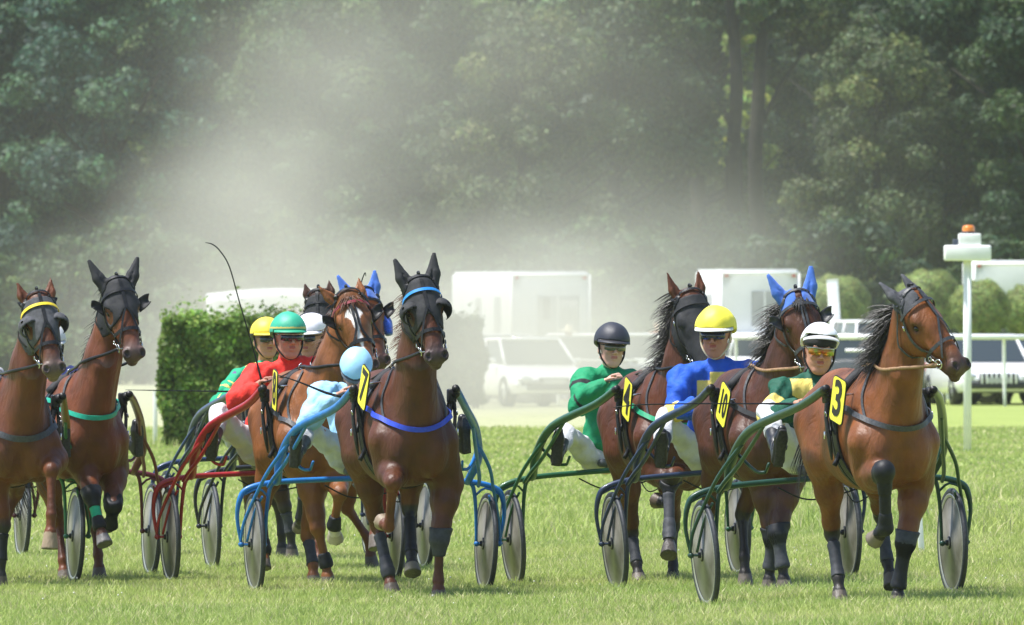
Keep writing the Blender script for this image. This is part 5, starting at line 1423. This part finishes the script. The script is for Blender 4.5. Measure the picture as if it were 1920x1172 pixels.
# ================================================================== number 3, rightmost
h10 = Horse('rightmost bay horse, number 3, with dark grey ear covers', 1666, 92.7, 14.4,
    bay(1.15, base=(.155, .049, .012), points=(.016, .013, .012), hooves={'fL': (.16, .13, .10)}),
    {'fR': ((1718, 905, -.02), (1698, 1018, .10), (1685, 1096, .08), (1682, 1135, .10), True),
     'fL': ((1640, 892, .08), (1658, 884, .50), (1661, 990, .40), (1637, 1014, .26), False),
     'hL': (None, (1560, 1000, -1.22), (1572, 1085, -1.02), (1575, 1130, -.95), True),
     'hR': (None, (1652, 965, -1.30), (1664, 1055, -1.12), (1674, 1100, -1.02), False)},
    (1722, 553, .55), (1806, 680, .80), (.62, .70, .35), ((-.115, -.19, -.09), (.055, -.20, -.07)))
h10.ear_covers(M_CLOTHGREY)
h10.bridle(brow=M_TACKGREY, strap=M_TACKGREY, face='Y', w=.018)
h10.harness(collar=M_TACKGREY, collar_z=1.22)
h10.leg_boots([('fR', 'long', M_BOOTBLACK), ('fR', 'knee', M_BOOTGREY), ('fL', 'knee', M_BOOTBLACK), ('fL', 'cannon', M_BOOTBLACK), ('hL', 'cannon', M_BOOTGREY), ('hR', 'cannon', M_BOOTGREY), ('fL', 'fet', M_BOOTBLACK)])
h10.mane(M_MANE, flow=(-.65, .35, -.35), length=.27, n=420, forelock=False, t01=(.12, .8))
h10.tail(M_MANE, swing=(-.25, .3), length=.62, n=120)
P_GREEN = paint_mat('paint_dark_green', (.010, .050, .034))
s10 = Sulky('dark green sulky behind the rightmost horse, number 3', 1559, 95.0, 12.5, P_GREEN, h10, plate=('3', 62, 18))
GL_RAIN = mat('mirror_lens_orange', (.55, .10, .02), rough=.12, metal=.6, col2=(.25, .35, .05), scale=22)
GL_DARK = mat('dark_lens', (.012, .014, .035), rough=.10, spec=.8)
GL_CLEAR = mat('grey_lens', (.16, .15, .12), rough=.15, metal=.5)
YEL, GRN, DGR = (.80, .62, .16), (.008, .20, .085), (.006, .075, .045)
d10 = Driver('driver in dark green and yellow silks, white helmet and orange mirrored glasses', 1559, 95.0, 10,
    (1536, 662, -.05), (6, 4), ((1458, 846, .62), (1690, 850, .62)), ((1493, 758, .42), (1560, 760, .5)),
    silk_plain(DGR, bands=((.45, 1.05, YEL),), yoke=YEL), dict(c=(.78, .78, .80), under=M_CLOTHBLACK, peak=(.5, .5, .5)),
    shoulders=((1468, 735, -.05), (1562, 728, -.05)), pelvis=(1512, 858, -.12), glass=(GL_RAIN, M_STEEL), knee_pole=((-.6, .0, 1.4), (.5, 0, 1)), roll=5)
h10.reins([s10.M @ (s10.Mi @ (Matrix.Translation((d10.X, d10.d, d10.g0)) @ Matrix.Rotation(d10.yaw, 4, 'Z') @ p)) for p in d10.hands], M_TAN)
# ================================================================== number 7
h7 = Horse('dark bay horse, number 7, black hood with light blue browband', 769, 100.3, 10.3,
    bay(.62, points=None, legs={'hR': (.014, .013, .014)}, leg=(.13, .036, .016), muzzle=(.06, .042, .045), hooves={'fL': (.20, .15, .10), 'hR': (.20, .17, .12)}),
    {'fR': ((838, 905, 0), (824, 1012, .10), (822, 1088, .08), (823, 1124, .10), True),
     'fL': ((737, 885, .12), (737, 905, .48), (729, 988, .34), (716, 978, .20), False),
     'hL': (None, (708, 985, -1.20), (727, 1070, -.98), (738, 1115, -.9), True),
     'hR': (None, (768, 955, -1.05), (771, 1040, -.75), (774, 1076, -.66), False)},
    (790, 532, .55), (820, 668, .80), (.14, 1, .30), ((-.12, -.21, -.02), (.115, -.215, -.02)), size=1.045, hs=1.15, hl=.99)
h7.hood(M_CLOTHBLACK, a_max=.33)
BR_BLUE = cmat('browband_blue', (.02, .25, .72))
h7.bridle(brow=BR_BLUE, face='Y', blink=('cup', M_CLOTHBLACK))
h7.harness(collar=cmat('collar_royal_blue', (.015, .05, .50)), collar_z=1.26)
h7.leg_boots([('fR', 'knee', M_BOOTGREY), ('hL', 'cannon', M_BOOTGREY), ('hL', 'fet', M_BOOTGREY), ('hR', 'cannon', M_BOOTBLACK)])
h7.mane(M_MANECH, flow=(-.6, .2, -.3), length=.16, n=160, forelock=False, t01=(.1, .8))
h7.tail(M_MANE, swing=(0, .5), length=.6, n=100)
P_BLUE = paint_mat('paint_mid_blue', (.012, .15, .44))
s7 = Sulky('bright blue sulky behind horse number 7', 695, 102.6, 11.5, P_BLUE, h7, plate=('7', 71, 24, (0, 0, .09)))
LBL = (.32, .58, .80)
d7 = Driver('driver in light blue with head bowed so only the pale blue cap shows', 695, 102.6, 8,
    (668, 700, .0), (0, 48), ((556, 852, .62), (862, 830, .62)), ((634, 742, .42), (700, 750, .45)), silk_plain(LBL), dict(c=(.33, .62, .82), peak=(.12, .14, .16), peak_len=.5, low=(.05, .06, .08), low_z=.022),
    shoulders=((604, 738, .10), (722, 734, .10)), pelvis=(672, 862, -.12), cap_style='cover', helmet_size=.90)
def reins(h, dr, m=M_LEATHER):
    Md = Matrix.Translation((dr.X, dr.d, dr.g0)) @ Matrix.Rotation(dr.yaw, 4, 'Z')
    h.reins([Md @ p for p in dr.hands], m); return Md
reins(h7, d7)
# ================================================================== number 4
h8 = Horse('bay horse, number 4, its face wholly covered by a black hood', 1260, 102.5, 11.0,
    bay(.68, hooves={'fL': (.06, .05, .045), 'fR': (.10, .07, .05)}),
    {'fR': ((1290, 890, .0), (1262, 892, .40), (1252, 945, .28), (1229, 938, .16), False),
     'fL': ((1232, 880, .1), (1254, 905, .35), (1255, 1000, .52), (1254, 1042, .66), False),
     'hL': (None, (1184, 1000, -1.22), (1194, 1058, -1.05), (1199, 1096, -.98), True),
     'hR': (None, (1262, 985, -1.3), (1262, 1060, -1.2), (1262, 1092, -1.15), True)},
    (1300, 556, .55), (1332, 690, .75), (.30, .9, .30), ((-.115, -.21, -.04), (.085, -.21, -.04)))
h8.hood(M_CLOTHBLACK, a_max=.60, ears=False, holes=False, back=.0)
h8.bridle(brow=M_CLOTHBLACK, face='none', noseband=False)
h8.harness(collar=cmat('collar_green', (.01, .28, .13)), collar_z=1.22)
h8.leg_boots([('hL', 'cannon', M_BOOTGREY), ('fL', 'cannon', M_BOOTGREY), ('fL', 'fet', M_BOOTGREY), ('fR', 'cannon', M_BOOTBLACK)])
h8.mane(M_MANE, flow=(-.65, .3, -.15), length=.22, n=420, forelock=False)
h8.tail(M_MANE, swing=(.2, .5), length=.6, n=100)
P_GRN2 = paint_mat('paint_bottle_green', (.012, .085, .035))
s8 = Sulky('bottle green sulky behind horse number 4', 1177, 104.8, 12.5, P_GRN2, h8, plate=('4', 72, 24))
BLK = (.012, .012, .014)
d8 = Driver('driver in green silks with black arm bands, black helmet and grey goggles', 1177, 104.8, 8,
    (1147, 655, -.05), (14, 2), ((1046, 850, .62), (1330, 850, .62)), ((1136, 716, .30), (1200, 735, .35)),
    silk_plain((.008, .24, .10), bands=((.35, .55, BLK), (1.05, 1.12, BLK))), dict(c=(.022, .024, .036), peak=(.02, .02, .03), peak_len=.8),
    shoulders=((1098, 712, -.05), (1180, 716, -.05)), pelvis=(1135, 862, -.12), glass=(GL_CLEAR, M_LEATHER), skin=(.62, .36, .27), size=1.02, roll=4, helmet_size=1.08)
reins(h8, d8)
# ================================================================== number 10
h9 = Horse('dark bay horse, number 10, with bright blue ear covers and open blinkers', 1442, 98.8, 10.2,
    bay(.50, hooves={}),
    {'fL': ((1432, 900, 0), (1449, 1008, .08), (1444, 1062, .05), (1441, 1100, .06), True),
     'fR': ((1478, 900, .05), (1458, 1000, .20), (1467, 1060, .24), (1472, 1106, .26), True),
     'hL': (None, (1326, 965, -1.3), (1332, 1050, -1.2), (1332, 1088, -1.2), True),
     'hR': (None, (1392, 965, -1.15), (1396, 1045, -1.0), (1398, 1085, -.95), True)},
    (1498, 558, .55), (1531, 690, .76), (.16, 1, .28), ((-.14, -.20, -.02), (.12, -.22, -.02)))
h9.ear_covers(M_BLUECLOTH)
h9.bridle(strap=M_TACKGREY, face='V', blink=('open', M_TACKGREY))
h9.harness(collar=M_CLOTHBLACK, collar_z=1.26)
h9.leg_boots([('fL', 'long', M_BOOTGREY), ('fR', 'long', M_BOOTGREY), ('fL', 'knee', M_BOOTBLACK), ('fR', 'knee', M_BOOTBLACK)])
h9.mane(M_MANE, flow=(-.65, .3, -.30), length=.22, n=380, forelock=True, t01=(.1, .9))
h9.tail(M_MANE, swing=(.1, .4), length=.6, n=120)
P_NAVY = paint_mat('paint_slate_navy', (.018, .032, .075))
s9 = Sulky('navy blue sulky behind horse number 10', 1376, 101.1, 12.5, P_NAVY, h9, plate=('10', 69, 32, (0, 0, -.04)))
BLU = (.015, .09, .50)
d9 = Driver('driver in royal blue silks with yellow arm bands and a yellow covered helmet', 1376, 101.1, 6,
    (1342, 632, .0), (-12, 4), ((1240, 850, .62), (1500, 850, .62)), ((1318, 758, .42), (1372, 750, .45)),
    silk_plain(BLU, bands=((.92, 1.25, YEL),), panel=(YEL, lambda x, y, z: ((x > -.15) & (x < -.02) & (z < -.13) & (z > -.26)) | ((x > -.06) & (x < .12) & (z < -.07) & (z > -.18)))),
    dict(c=(.80, .70, .06), peak=(.75, .75, .72), peak_len=1.0, strap=mat('cream_strap', (.6, .52, .36), rough=.7)),
    shoulders=((1278, 706, -.02), (1410, 698, -.02)), pelvis=(1336, 862, -.12), glass=(GL_DARK, M_LEATHER), gloves=(.02, .02, .03), skin=(.45, .20, .13), size=1.13, cap_style='cover', helmet_size=1.1)
reins(h9, d9, M_TAN)
# ================================================================== number 8, chestnut with a star
h6 = Horse('chestnut horse, number 8, with a white star and blaze', 594, 104.0, 9.8,
    dict(base=(.18, .062, .017), top=(.21, .078, .024), leg=(.15, .050, .014), points=None, muzzle=(.12, .07, .06), blaze=True, sock={'fR': 1}, hooves={'fR': (.42, .36, .28)}),
    {'fL': ((580, 885, .0), (596, 990, .10), (611, 1055, .10), (617, 1103, .12), True),
     'fR': ((630, 890, .05), (637, 925, .45), (626, 985, .34), (629, 1012, .24), False),
     'hL': (None, (489, 960, -1.25), (496, 1030, -1.1), (493, 1066, -1.05), False),
     'hR': (None, (577, 1005, -1.1), (587, 1060, -.95), (588, 1104, -.9), True)},
    (655, 556, .55), (692, 690, .80), (.06, .95, .42), ((-.165, -.13, -.01), (.095, -.15, -.06)), size=1.03, hs=1.17, hl=1.0)
h6.bridle(brow=cmat('browband_maroon', (.22, .02, .03)), face='V', blink=('open', M_LEATHER), w=.022)
h6.harness(collar=M_TACKGREY, collar_z=1.20)
h6.leg_boots([('hR', 'cannon', M_BOOTGREY), ('fL', 'fet', M_BOOTBLACK), ('hL', 'cannon', M_BOOTBLACK), ('hL', 'fet', M_BOOTBLACK), ('fR', 'fet', M_BOOTBLACK)])
h6.mane(M_MANECH, flow=(-.5, .3, -.4), length=.13, n=110, forelock=True, n_fl=36, t01=(0, .9))
h6.tail(M_MANECH, swing=(.1, .4), length=.6, n=100)
P_RED = paint_mat('paint_bright_red', (.34, .016, .022))
s6 = Sulky('bright red sulky behind horse number 8', 530, 106.0, 11.5, P_RED, h6, plate=('8', 79, 10, (.02, 0, .07), .18, .30))
RED = (.72, .035, .025)
d6 = Driver('driver in plain red silks with green helmet and dark sunglasses, raising a whip', 530, 106.0, 6,
    (541, 637, .0), (16, 0), ((398, 838, .62), (650, 830, .62)), ((490, 718, .42), (560, 740, .5)),
    silk_plain(RED), dict(c=(.03, .36, .22), peak=(.02, .30, .17), band=(.55, .45, .10), peak_len=.9), shoulders=((478, 704, .0), (590, 690, -.05)), pelvis=(498, 845, -.12),
    glass=(GL_DARK, M_STEEL), skin=(.48, .24, .17), cap_style='button', size=1.12)
Md6 = reins(h6, d6)
# ================================================================== far left horse with the yellow browband
h1 = Horse('bay horse at the left edge in a grey face hood with a yellow browband', 30, 103.6, 10.5,
    bay(.85, points=None, leg=(.15, .042, .018), muzzle=(.14, .10, .09), hooves={'fR': (.26, .19, .13)}, legs={'fL': (.015, .014, .015)}),
    {'fR': ((98, 862, .1), (96, 882, .40), (96, 965, .48), (93, 1030, .50), False),
     'fL': (None, (6, 985, .0), (2, 1052, .0), (0, 1096, .0), True),
     'hL': (None, (-45, 960, -1.2), (-42, 1050, -1.0), (-40, 1095, -.9), True),
     'hR': (None, (30, 925, -1.35), (8, 985, -1.35), (-2, 1010, -1.4), False)},
    (74, 560, .55), (101, 680, .78), (.20, 1, .32), ((-.105, -.17, -.04), (.105, -.17, -.04)))
h1.hood(M_CLOTHGREY, a_max=.33, ears=False)
h1.bridle(brow=cmat('browband_yellow', (.85, .62, .03)), face='Y', blink=('cup', M_CLOTHGREY))
h1.harness(collar=M_TACKGREY, collar_z=1.16, col_w=.045)
h1.leg_boots([('fL', 'cannon', M_BOOTBLACK)])
h1.mane(M_MANE, flow=(-.3, .5, -.5), length=.12, n=120, forelock=False)
h1.tail(M_MANE, swing=(.35, .5), length=.9, n=200)
P_OLIVE = paint_mat('paint_gold', (.25, .17, .03)); P_TEAL = paint_mat('paint_teal_green', (.03, .16, .09))
s1 = Sulky('teal green sulky with gold shafts behind the horse at the left edge', -70, 106.0, 11.0, P_TEAL, h1, m2=P_OLIVE)
d1 = Driver('driver of the teal green sulky at the left edge, little but a boot showing', -70, 106.0, 6,
    (-62, 650, .0), (5, 5), ((-185, 838, .62), (112, 838, .62)), ((-80, 745, .45), (-20, 745, .45)), silk_plain((.5, .5, .5)), dict(c=(.6, .6, .6)), pelvis=(-72, 855, -.12))
reins(h1, d1)
# ================================================================== second from left
h2 = Horse('bay horse in a black ear and face hood with a turquoise breast collar', 160, 106.0, 11.5,
    bay(1.05, points=None, muzzle=(.12, .085, .08), hooves={'fL': (.16, .15, .15)}),
    {'fR': ((213, 880, .0), (212, 948, .32), (208, 985, .2), (202, 985, .08), False),
     'fL': ((160, 870, .1), (172, 930, .40), (186, 985, .52), (197, 1022, .60), False),
     'hL': (None, (110, 985, -1.2), (118, 1050, -1.0), (122, 1092, -.95), True),
     'hR': (None, (178, 985, -1.2), (184, 1040, -1.1), (187, 1080, -1.05), True)},
    (224, 533, .55), (254, 662, .78), (.28, 1, .30), ((-.15, -.22, -.03), (.16, -.20, -.03)))
h2.hood(M_CLOTHBLACK, a_max=.30)
h2.bridle(face='Y', blink=('open', M_CLOTHBLACK))
h2.harness(collar=cmat('collar_turquoise', (.01, .36, .24)), collar_z=1.30)
h2.leg_boots([('fR', 'knee', M_BOOTBLACK), ('fR', 'long', M_BOOTBLACK), ('fL', 'cannon', cmat('bandage_green', (.01, .36, .20), .8)), ('fL', 'knee', M_BOOTBLACK), ('fL', 'fet', M_BOOTBLACK)])
h2.mane(M_MANE, flow=(-.35, .4, -.5), length=.13, n=200, forelock=False)
h2.tail(M_MANE, swing=(.1, .4), length=.6, n=80)
P_MAROON = paint_mat('paint_maroon', (.10, .012, .022))
s2 = Sulky('dark maroon sulky behind the second horse from the left', 78, 108.5, 11.5, P_MAROON, h2)
d2 = Driver('driver of the dark maroon sulky, hidden behind the two left horses but for a boot', 78, 108.5, 6,
    (92, 655, .0), (5, 5), ((-40, 838, .62), (250, 835, .62)), ((70, 745, .45), (130, 745, .45)), silk_plain((.2, .2, .5)), dict(c=(.6, .6, .6)), pelvis=(80, 852, -.12))
reins(h2, d2)
# ================================================================== dark horse behind, black blinkers
h3 = Horse('very dark horse with round black blinkers, mostly hidden behind the starred chestnut', 545, 114.5, 10.5,
    bay(.30, points=(.015, .013, .012)),
    {'fL': (None, (534, 950, .0), (545, 1000, .0), (549, 1042, .0), True),
     'fR': ((575, 880, 0), (570, 920, .40), (563, 975, .30), (561, 990, .15), False),
     'hL': (None, (470, 950, -1.2), (476, 1020, -1.0), (478, 1055, -.9), True),
     'hR': (None, (520, 940, -1.2), (528, 1000, -1.2), (530, 1040, -1.2), True)},
    (596, 556, .55), (600, 690, .75), (-.25, 1, .30), ((-.10, -.14, -.05), (.07, -.14, -.05)))
h3.hood(M_CLOTHBLACK, a_max=.36, ears=False)
h3.bridle(face='Y', blink=('cup', M_CLOTHBLACK))
h3.harness(collar=None)
h3.leg_boots([('fL', 'cannon', M_BOOTGREY), ('fR', 'cannon', M_BOOTBLACK)])
h3.mane(M_MANECH, flow=(-.3, .2, -.4), length=.15, n=80, forelock=False)
h3.tail(M_MANE, length=.6, n=60)
P_NAVY2 = paint_mat('paint_dark_blue', (.012, .03, .10)); P_BLK = paint_mat('paint_black_blue', (.012, .015, .024))
s3 = Sulky('dark blue sulky mostly hidden behind the bright red sulky', 505, 117.0, 11.5, P_NAVY2, h3)
d3 = Driver('driver in green, yellow and purple silks with yellow helmet, behind the driver in red', 505, 117.0, 6,
    (500, 640, .0), (16, 0), ((380, 835, .62), (600, 830, .62)), ((440, 740, .42), (520, 745, .5)),
    silk_plain((.01, .32, .16), bands=((-.2, .12, (.12, .08, .2)), (.40, .62, YEL), (1.3, 1.5, YEL)), side=YEL), dict(c=(.80, .62, .05), low=(.03, .03, .05), low_z=.0), shoulders=((452, 712, .0), (545, 705, -.05)), pelvis=(495, 850, -.12),
    glass=(GL_DARK, M_LEATHER), size=1.08)
Md3 = reins(h3, d3)
# ================================================================== horse with blue ears behind
h4 = Horse('chestnut horse with blue ear covers and a fluffy blue cheek roll', 668, 109.2, 10.5,
    bay(1.1, points=None),
    {'fL': (None, (680, 905, .35), (700, 975, .42), (706, 1030, .5), False),
     'fR': (None, (745, 950, .0), (747, 1010, .0), (748, 1050, .0), True),
     'hL': (None, (590, 950, -1.2), (596, 1020, -1.0), (600, 1062, -.9), True),
     'hR': (None, (650, 950, -1.2), (690, 1010, -1.2), (700, 1055, -1.2), True)},
    (682, 552, .55), (714, 680, .78), (.15, 1, .30), ((-.13, -.185, -.02), (.11, -.175, -.02)))
h4.ear_covers(M_BLUECLOTH)
h4.bridle(face='V', blink=('open', M_LEATHER), roll=M_FLUFF)
h4.harness(collar=M_LEATHER)
h4.leg_boots([('fL', 'long', M_BOOTGREY), ('fR', 'cannon', M_BOOTBLACK)])
h4.tail(M_MANE, length=.6, n=60)
s4 = Sulky('black and navy sulky, its wheel showing between the red and the bright blue sulky', 597, 111.2, 11.5, P_BLK, h4, m2=P_NAVY2)
d4 = Driver('driver in a white helmet, hidden behind the starred chestnut but for the head', 597, 111.2, 6,
    (583, 636, .0), (-25, 5), ((460, 835, .62), (700, 830, .62)), ((540, 745, .42), (620, 745, .5)),
    silk_plain((.05, .03, .06)), dict(c=(.78, .76, .82), low=(.03, .03, .04), low_z=.0), shoulders=((535, 725, .0), (640, 720, -.05)), pelvis=(585, 850, -.12),
    glass=(GL_DARK, M_LEATHER), size=1.1)
Md4 = reins(h4, d4)
# a further sulky whose right wheel just shows at the left edge
s0 = Sulky('plain maroon sulky at the far left edge, only its right wheel and fork in view', -150, 116.5, 11.0, P_MAROON, None)
# ================================================================== whips
def whip(label, pts, r=.006):
    o = MB().tube([at(*p) for p in pts], [r * 1.4, r * 1.4] + [r * .8] * (len(pts) - 3) + [r * .4], 6, sub=6).build('whip', M_LEATHER)
    tag(o, label, 'whip', 'whips held by the drivers')
whip('long thin whip raised upright by the driver in red, curling over at its tip', [(494, 730, 105.5), (487, 700, 105.5), (475, 655, 105.5), (450, 570, 105.4), (430, 500, 105.3), (412, 470, 105.3), (398, 458, 105.3), (385, 455, 105.3)])
whip('thin whip held out level by the driver in dark green and yellow', [(1492, 757, 94.5), (1465, 757, 94.5), (1400, 757, 94.4), (1300, 757, 94.2), (1200, 759, 94.0), (1150, 764, 94.0)], .0055)
whip('thin whip held out level across the leafy hedge', [(450, 735, 116.6), (420, 734, 116.5), (350, 733, 116.3), (290, 732, 116.2), (235, 731, 116.2)], .0055)
whip('thin whip pointing left from the hand of the driver in light blue', [(640, 744, 102), (610, 736, 102), (560, 716, 102), (520, 703, 102)], .007)
whip('short whip with a tassel standing up behind the ears of the horses left of centre', [(640, 720, 111.5), (655, 660, 111.5), (668, 580, 111.4), (676, 535, 111.4), (684, 512, 111.4), (686, 518, 111.4)], .006)
# ------------------------------------------------------------------ dust and haze
def dust(name, lo, hi, dens, seed, col=(.81, .775, .70), nscale=.10, px=None):
    """a cloud of dust hanging in the air; density falls off towards the edges of the cloud"""
    b = MB(); b.box(((lo[0] + hi[0]) / 2, (lo[1] + hi[1]) / 2, (lo[2] + hi[2]) / 2), tuple(h_ - l_ for l_, h_ in zip(lo, hi)))
    m = bpy.data.materials.new(name); m.use_nodes = True; t = m.node_tree; t.nodes.remove(t.nodes['Principled BSDF']); L = t.links
    out = [n for n in t.nodes if n.type == 'OUTPUT_MATERIAL'][0]; v = t.nodes.new('ShaderNodeVolumePrincipled'); v.inputs['Color'].default_value = (*col, 1); v.inputs['Anisotropy'].default_value = .3
    L.new(v.outputs[0], out.inputs['Volume'])
    tc = t.nodes.new('ShaderNodeTexCoord'); n = t.nodes.new('ShaderNodeTexNoise'); n.inputs['Scale'].default_value = nscale; n.inputs['Detail'].default_value = 4; n.inputs['Roughness'].default_value = .55
    mp = t.nodes.new('ShaderNodeMapping'); mp.inputs['Scale'].default_value = (1, .12, 1.2); mp.inputs['Location'].default_value = (seed * 3.1, seed, seed * 1.7)
    L.new(tc.outputs['Object'], mp.inputs[0]); L.new(mp.outputs[0], n.inputs['Vector'])
    def M(op, a, b_=None, c=None, clamp=False):
        k = t.nodes.new('ShaderNodeMath'); k.operation = op; k.use_clamp = clamp
        for i, q in enumerate((a, b_, c)):
            if q is None: continue
            if hasattr(q, 'is_linked') or hasattr(q, 'links'): L.new(q, k.inputs[i])
            else: k.inputs[i].default_value = q
        return k.outputs[0]
    s = t.nodes.new('ShaderNodeSeparateXYZ'); L.new(tc.outputs['Generated'], s.inputs[0]); X, Y, Z = s.outputs
    return b, m, t, v, M, n, (X, Y, Z), L, tc
def puff(M, P, c, r, pw=1.6):
    """smooth 3-D falloff 1 at c to 0 at distance r (generated coordinates)"""
    d = None
    for q, cc, rr_ in zip(P, c, r):
        k = M('POWER', M('ABSOLUTE', M('DIVIDE', M('SUBTRACT', q, cc), rr_)), 2.0); d = k if d is None else M('ADD', d, k)
    return M('POWER', M('SUBTRACT', 1.0, d, clamp=True), pw)
DUST = [(640, 720, 560, 330, 60, .042, 290), (500, 440, 330, 260, 50, .020, 290), (620, 260, 330, 300, 50, .008, 300), (1010, 680, 420, 190, 55, .030, 290), (1150, 480, 480, 260, 50, .008, 300), (250, 600, 330, 230, 45, .012, 290), (1220, 500, 420, 190, 40, .009, 300), (900, 560, 420, 200, 45, .026, 290), (850, 150, 620, 420, 55, .005, 320), (800, 420, 1350, 760, 62, .0020, 310)]
lo, hi = (-16, 222, -.4), (15, 376, 15)
b, m, t, v, M, n, P, L, tc = dust('dust_cloud_volume', lo, hi, 1, 2)
g = lambda px, py, Y=300: (((px - 960) / FPX * Y - lo[0]) / (hi[0] - lo[0]), (Y - lo[1]) / (hi[1] - lo[1]), (CAM_H - (py - HZ) / FPX * Y - lo[2]) / (hi[2] - lo[2]))
gr = lambda wpx, hpx, dY, Y=300: (wpx / FPX * Y / (hi[0] - lo[0]), dY / (hi[1] - lo[1]), hpx / FPX * Y / (hi[2] - lo[2]))
tot = None
for (px, py, w_, h_, dY, k, Yc) in DUST:
    q = M('MULTIPLY', puff(M, P, g(px, py, Yc), gr(w_, h_, dY, Yc)), k); tot = q if tot is None else M('ADD', tot, q)
nz = M('MULTIPLY', M('SUBTRACT', n.outputs[0], .30, clamp=True), 3.6)
L.new(M('MULTIPLY', M('MULTIPLY', tot, nz), 1.0), v.inputs['Density'])
o = b.build('dust_cloud', m, smooth=False); tag(o, kind='stuff'); m.cycles.volume_sampling = 'MULTIPLE_IMPORTANCE' if hasattr(m, 'cycles') and hasattr(m.cycles, 'volume_sampling') else None
m.cycles.volume_step_rate = 2.0
b = MB(); b.box((0, 500, 9.5), (1300, 1240, 21))
m = bpy.data.materials.new('haze_volume'); m.use_nodes = True; t = m.node_tree; t.nodes.remove(t.nodes['Principled BSDF'])
v = t.nodes.new('ShaderNodeVolumePrincipled'); v.inputs['Color'].default_value = (.86, .90, .88, 1); v.inputs['Density'].default_value = .00009; v.inputs['Anisotropy'].default_value = .2
t.links.new(v.outputs[0], [n for n in t.nodes if n.type == 'OUTPUT_MATERIAL'][0].inputs['Volume'])
tag(b.build('haze', m, smooth=False), kind='stuff')
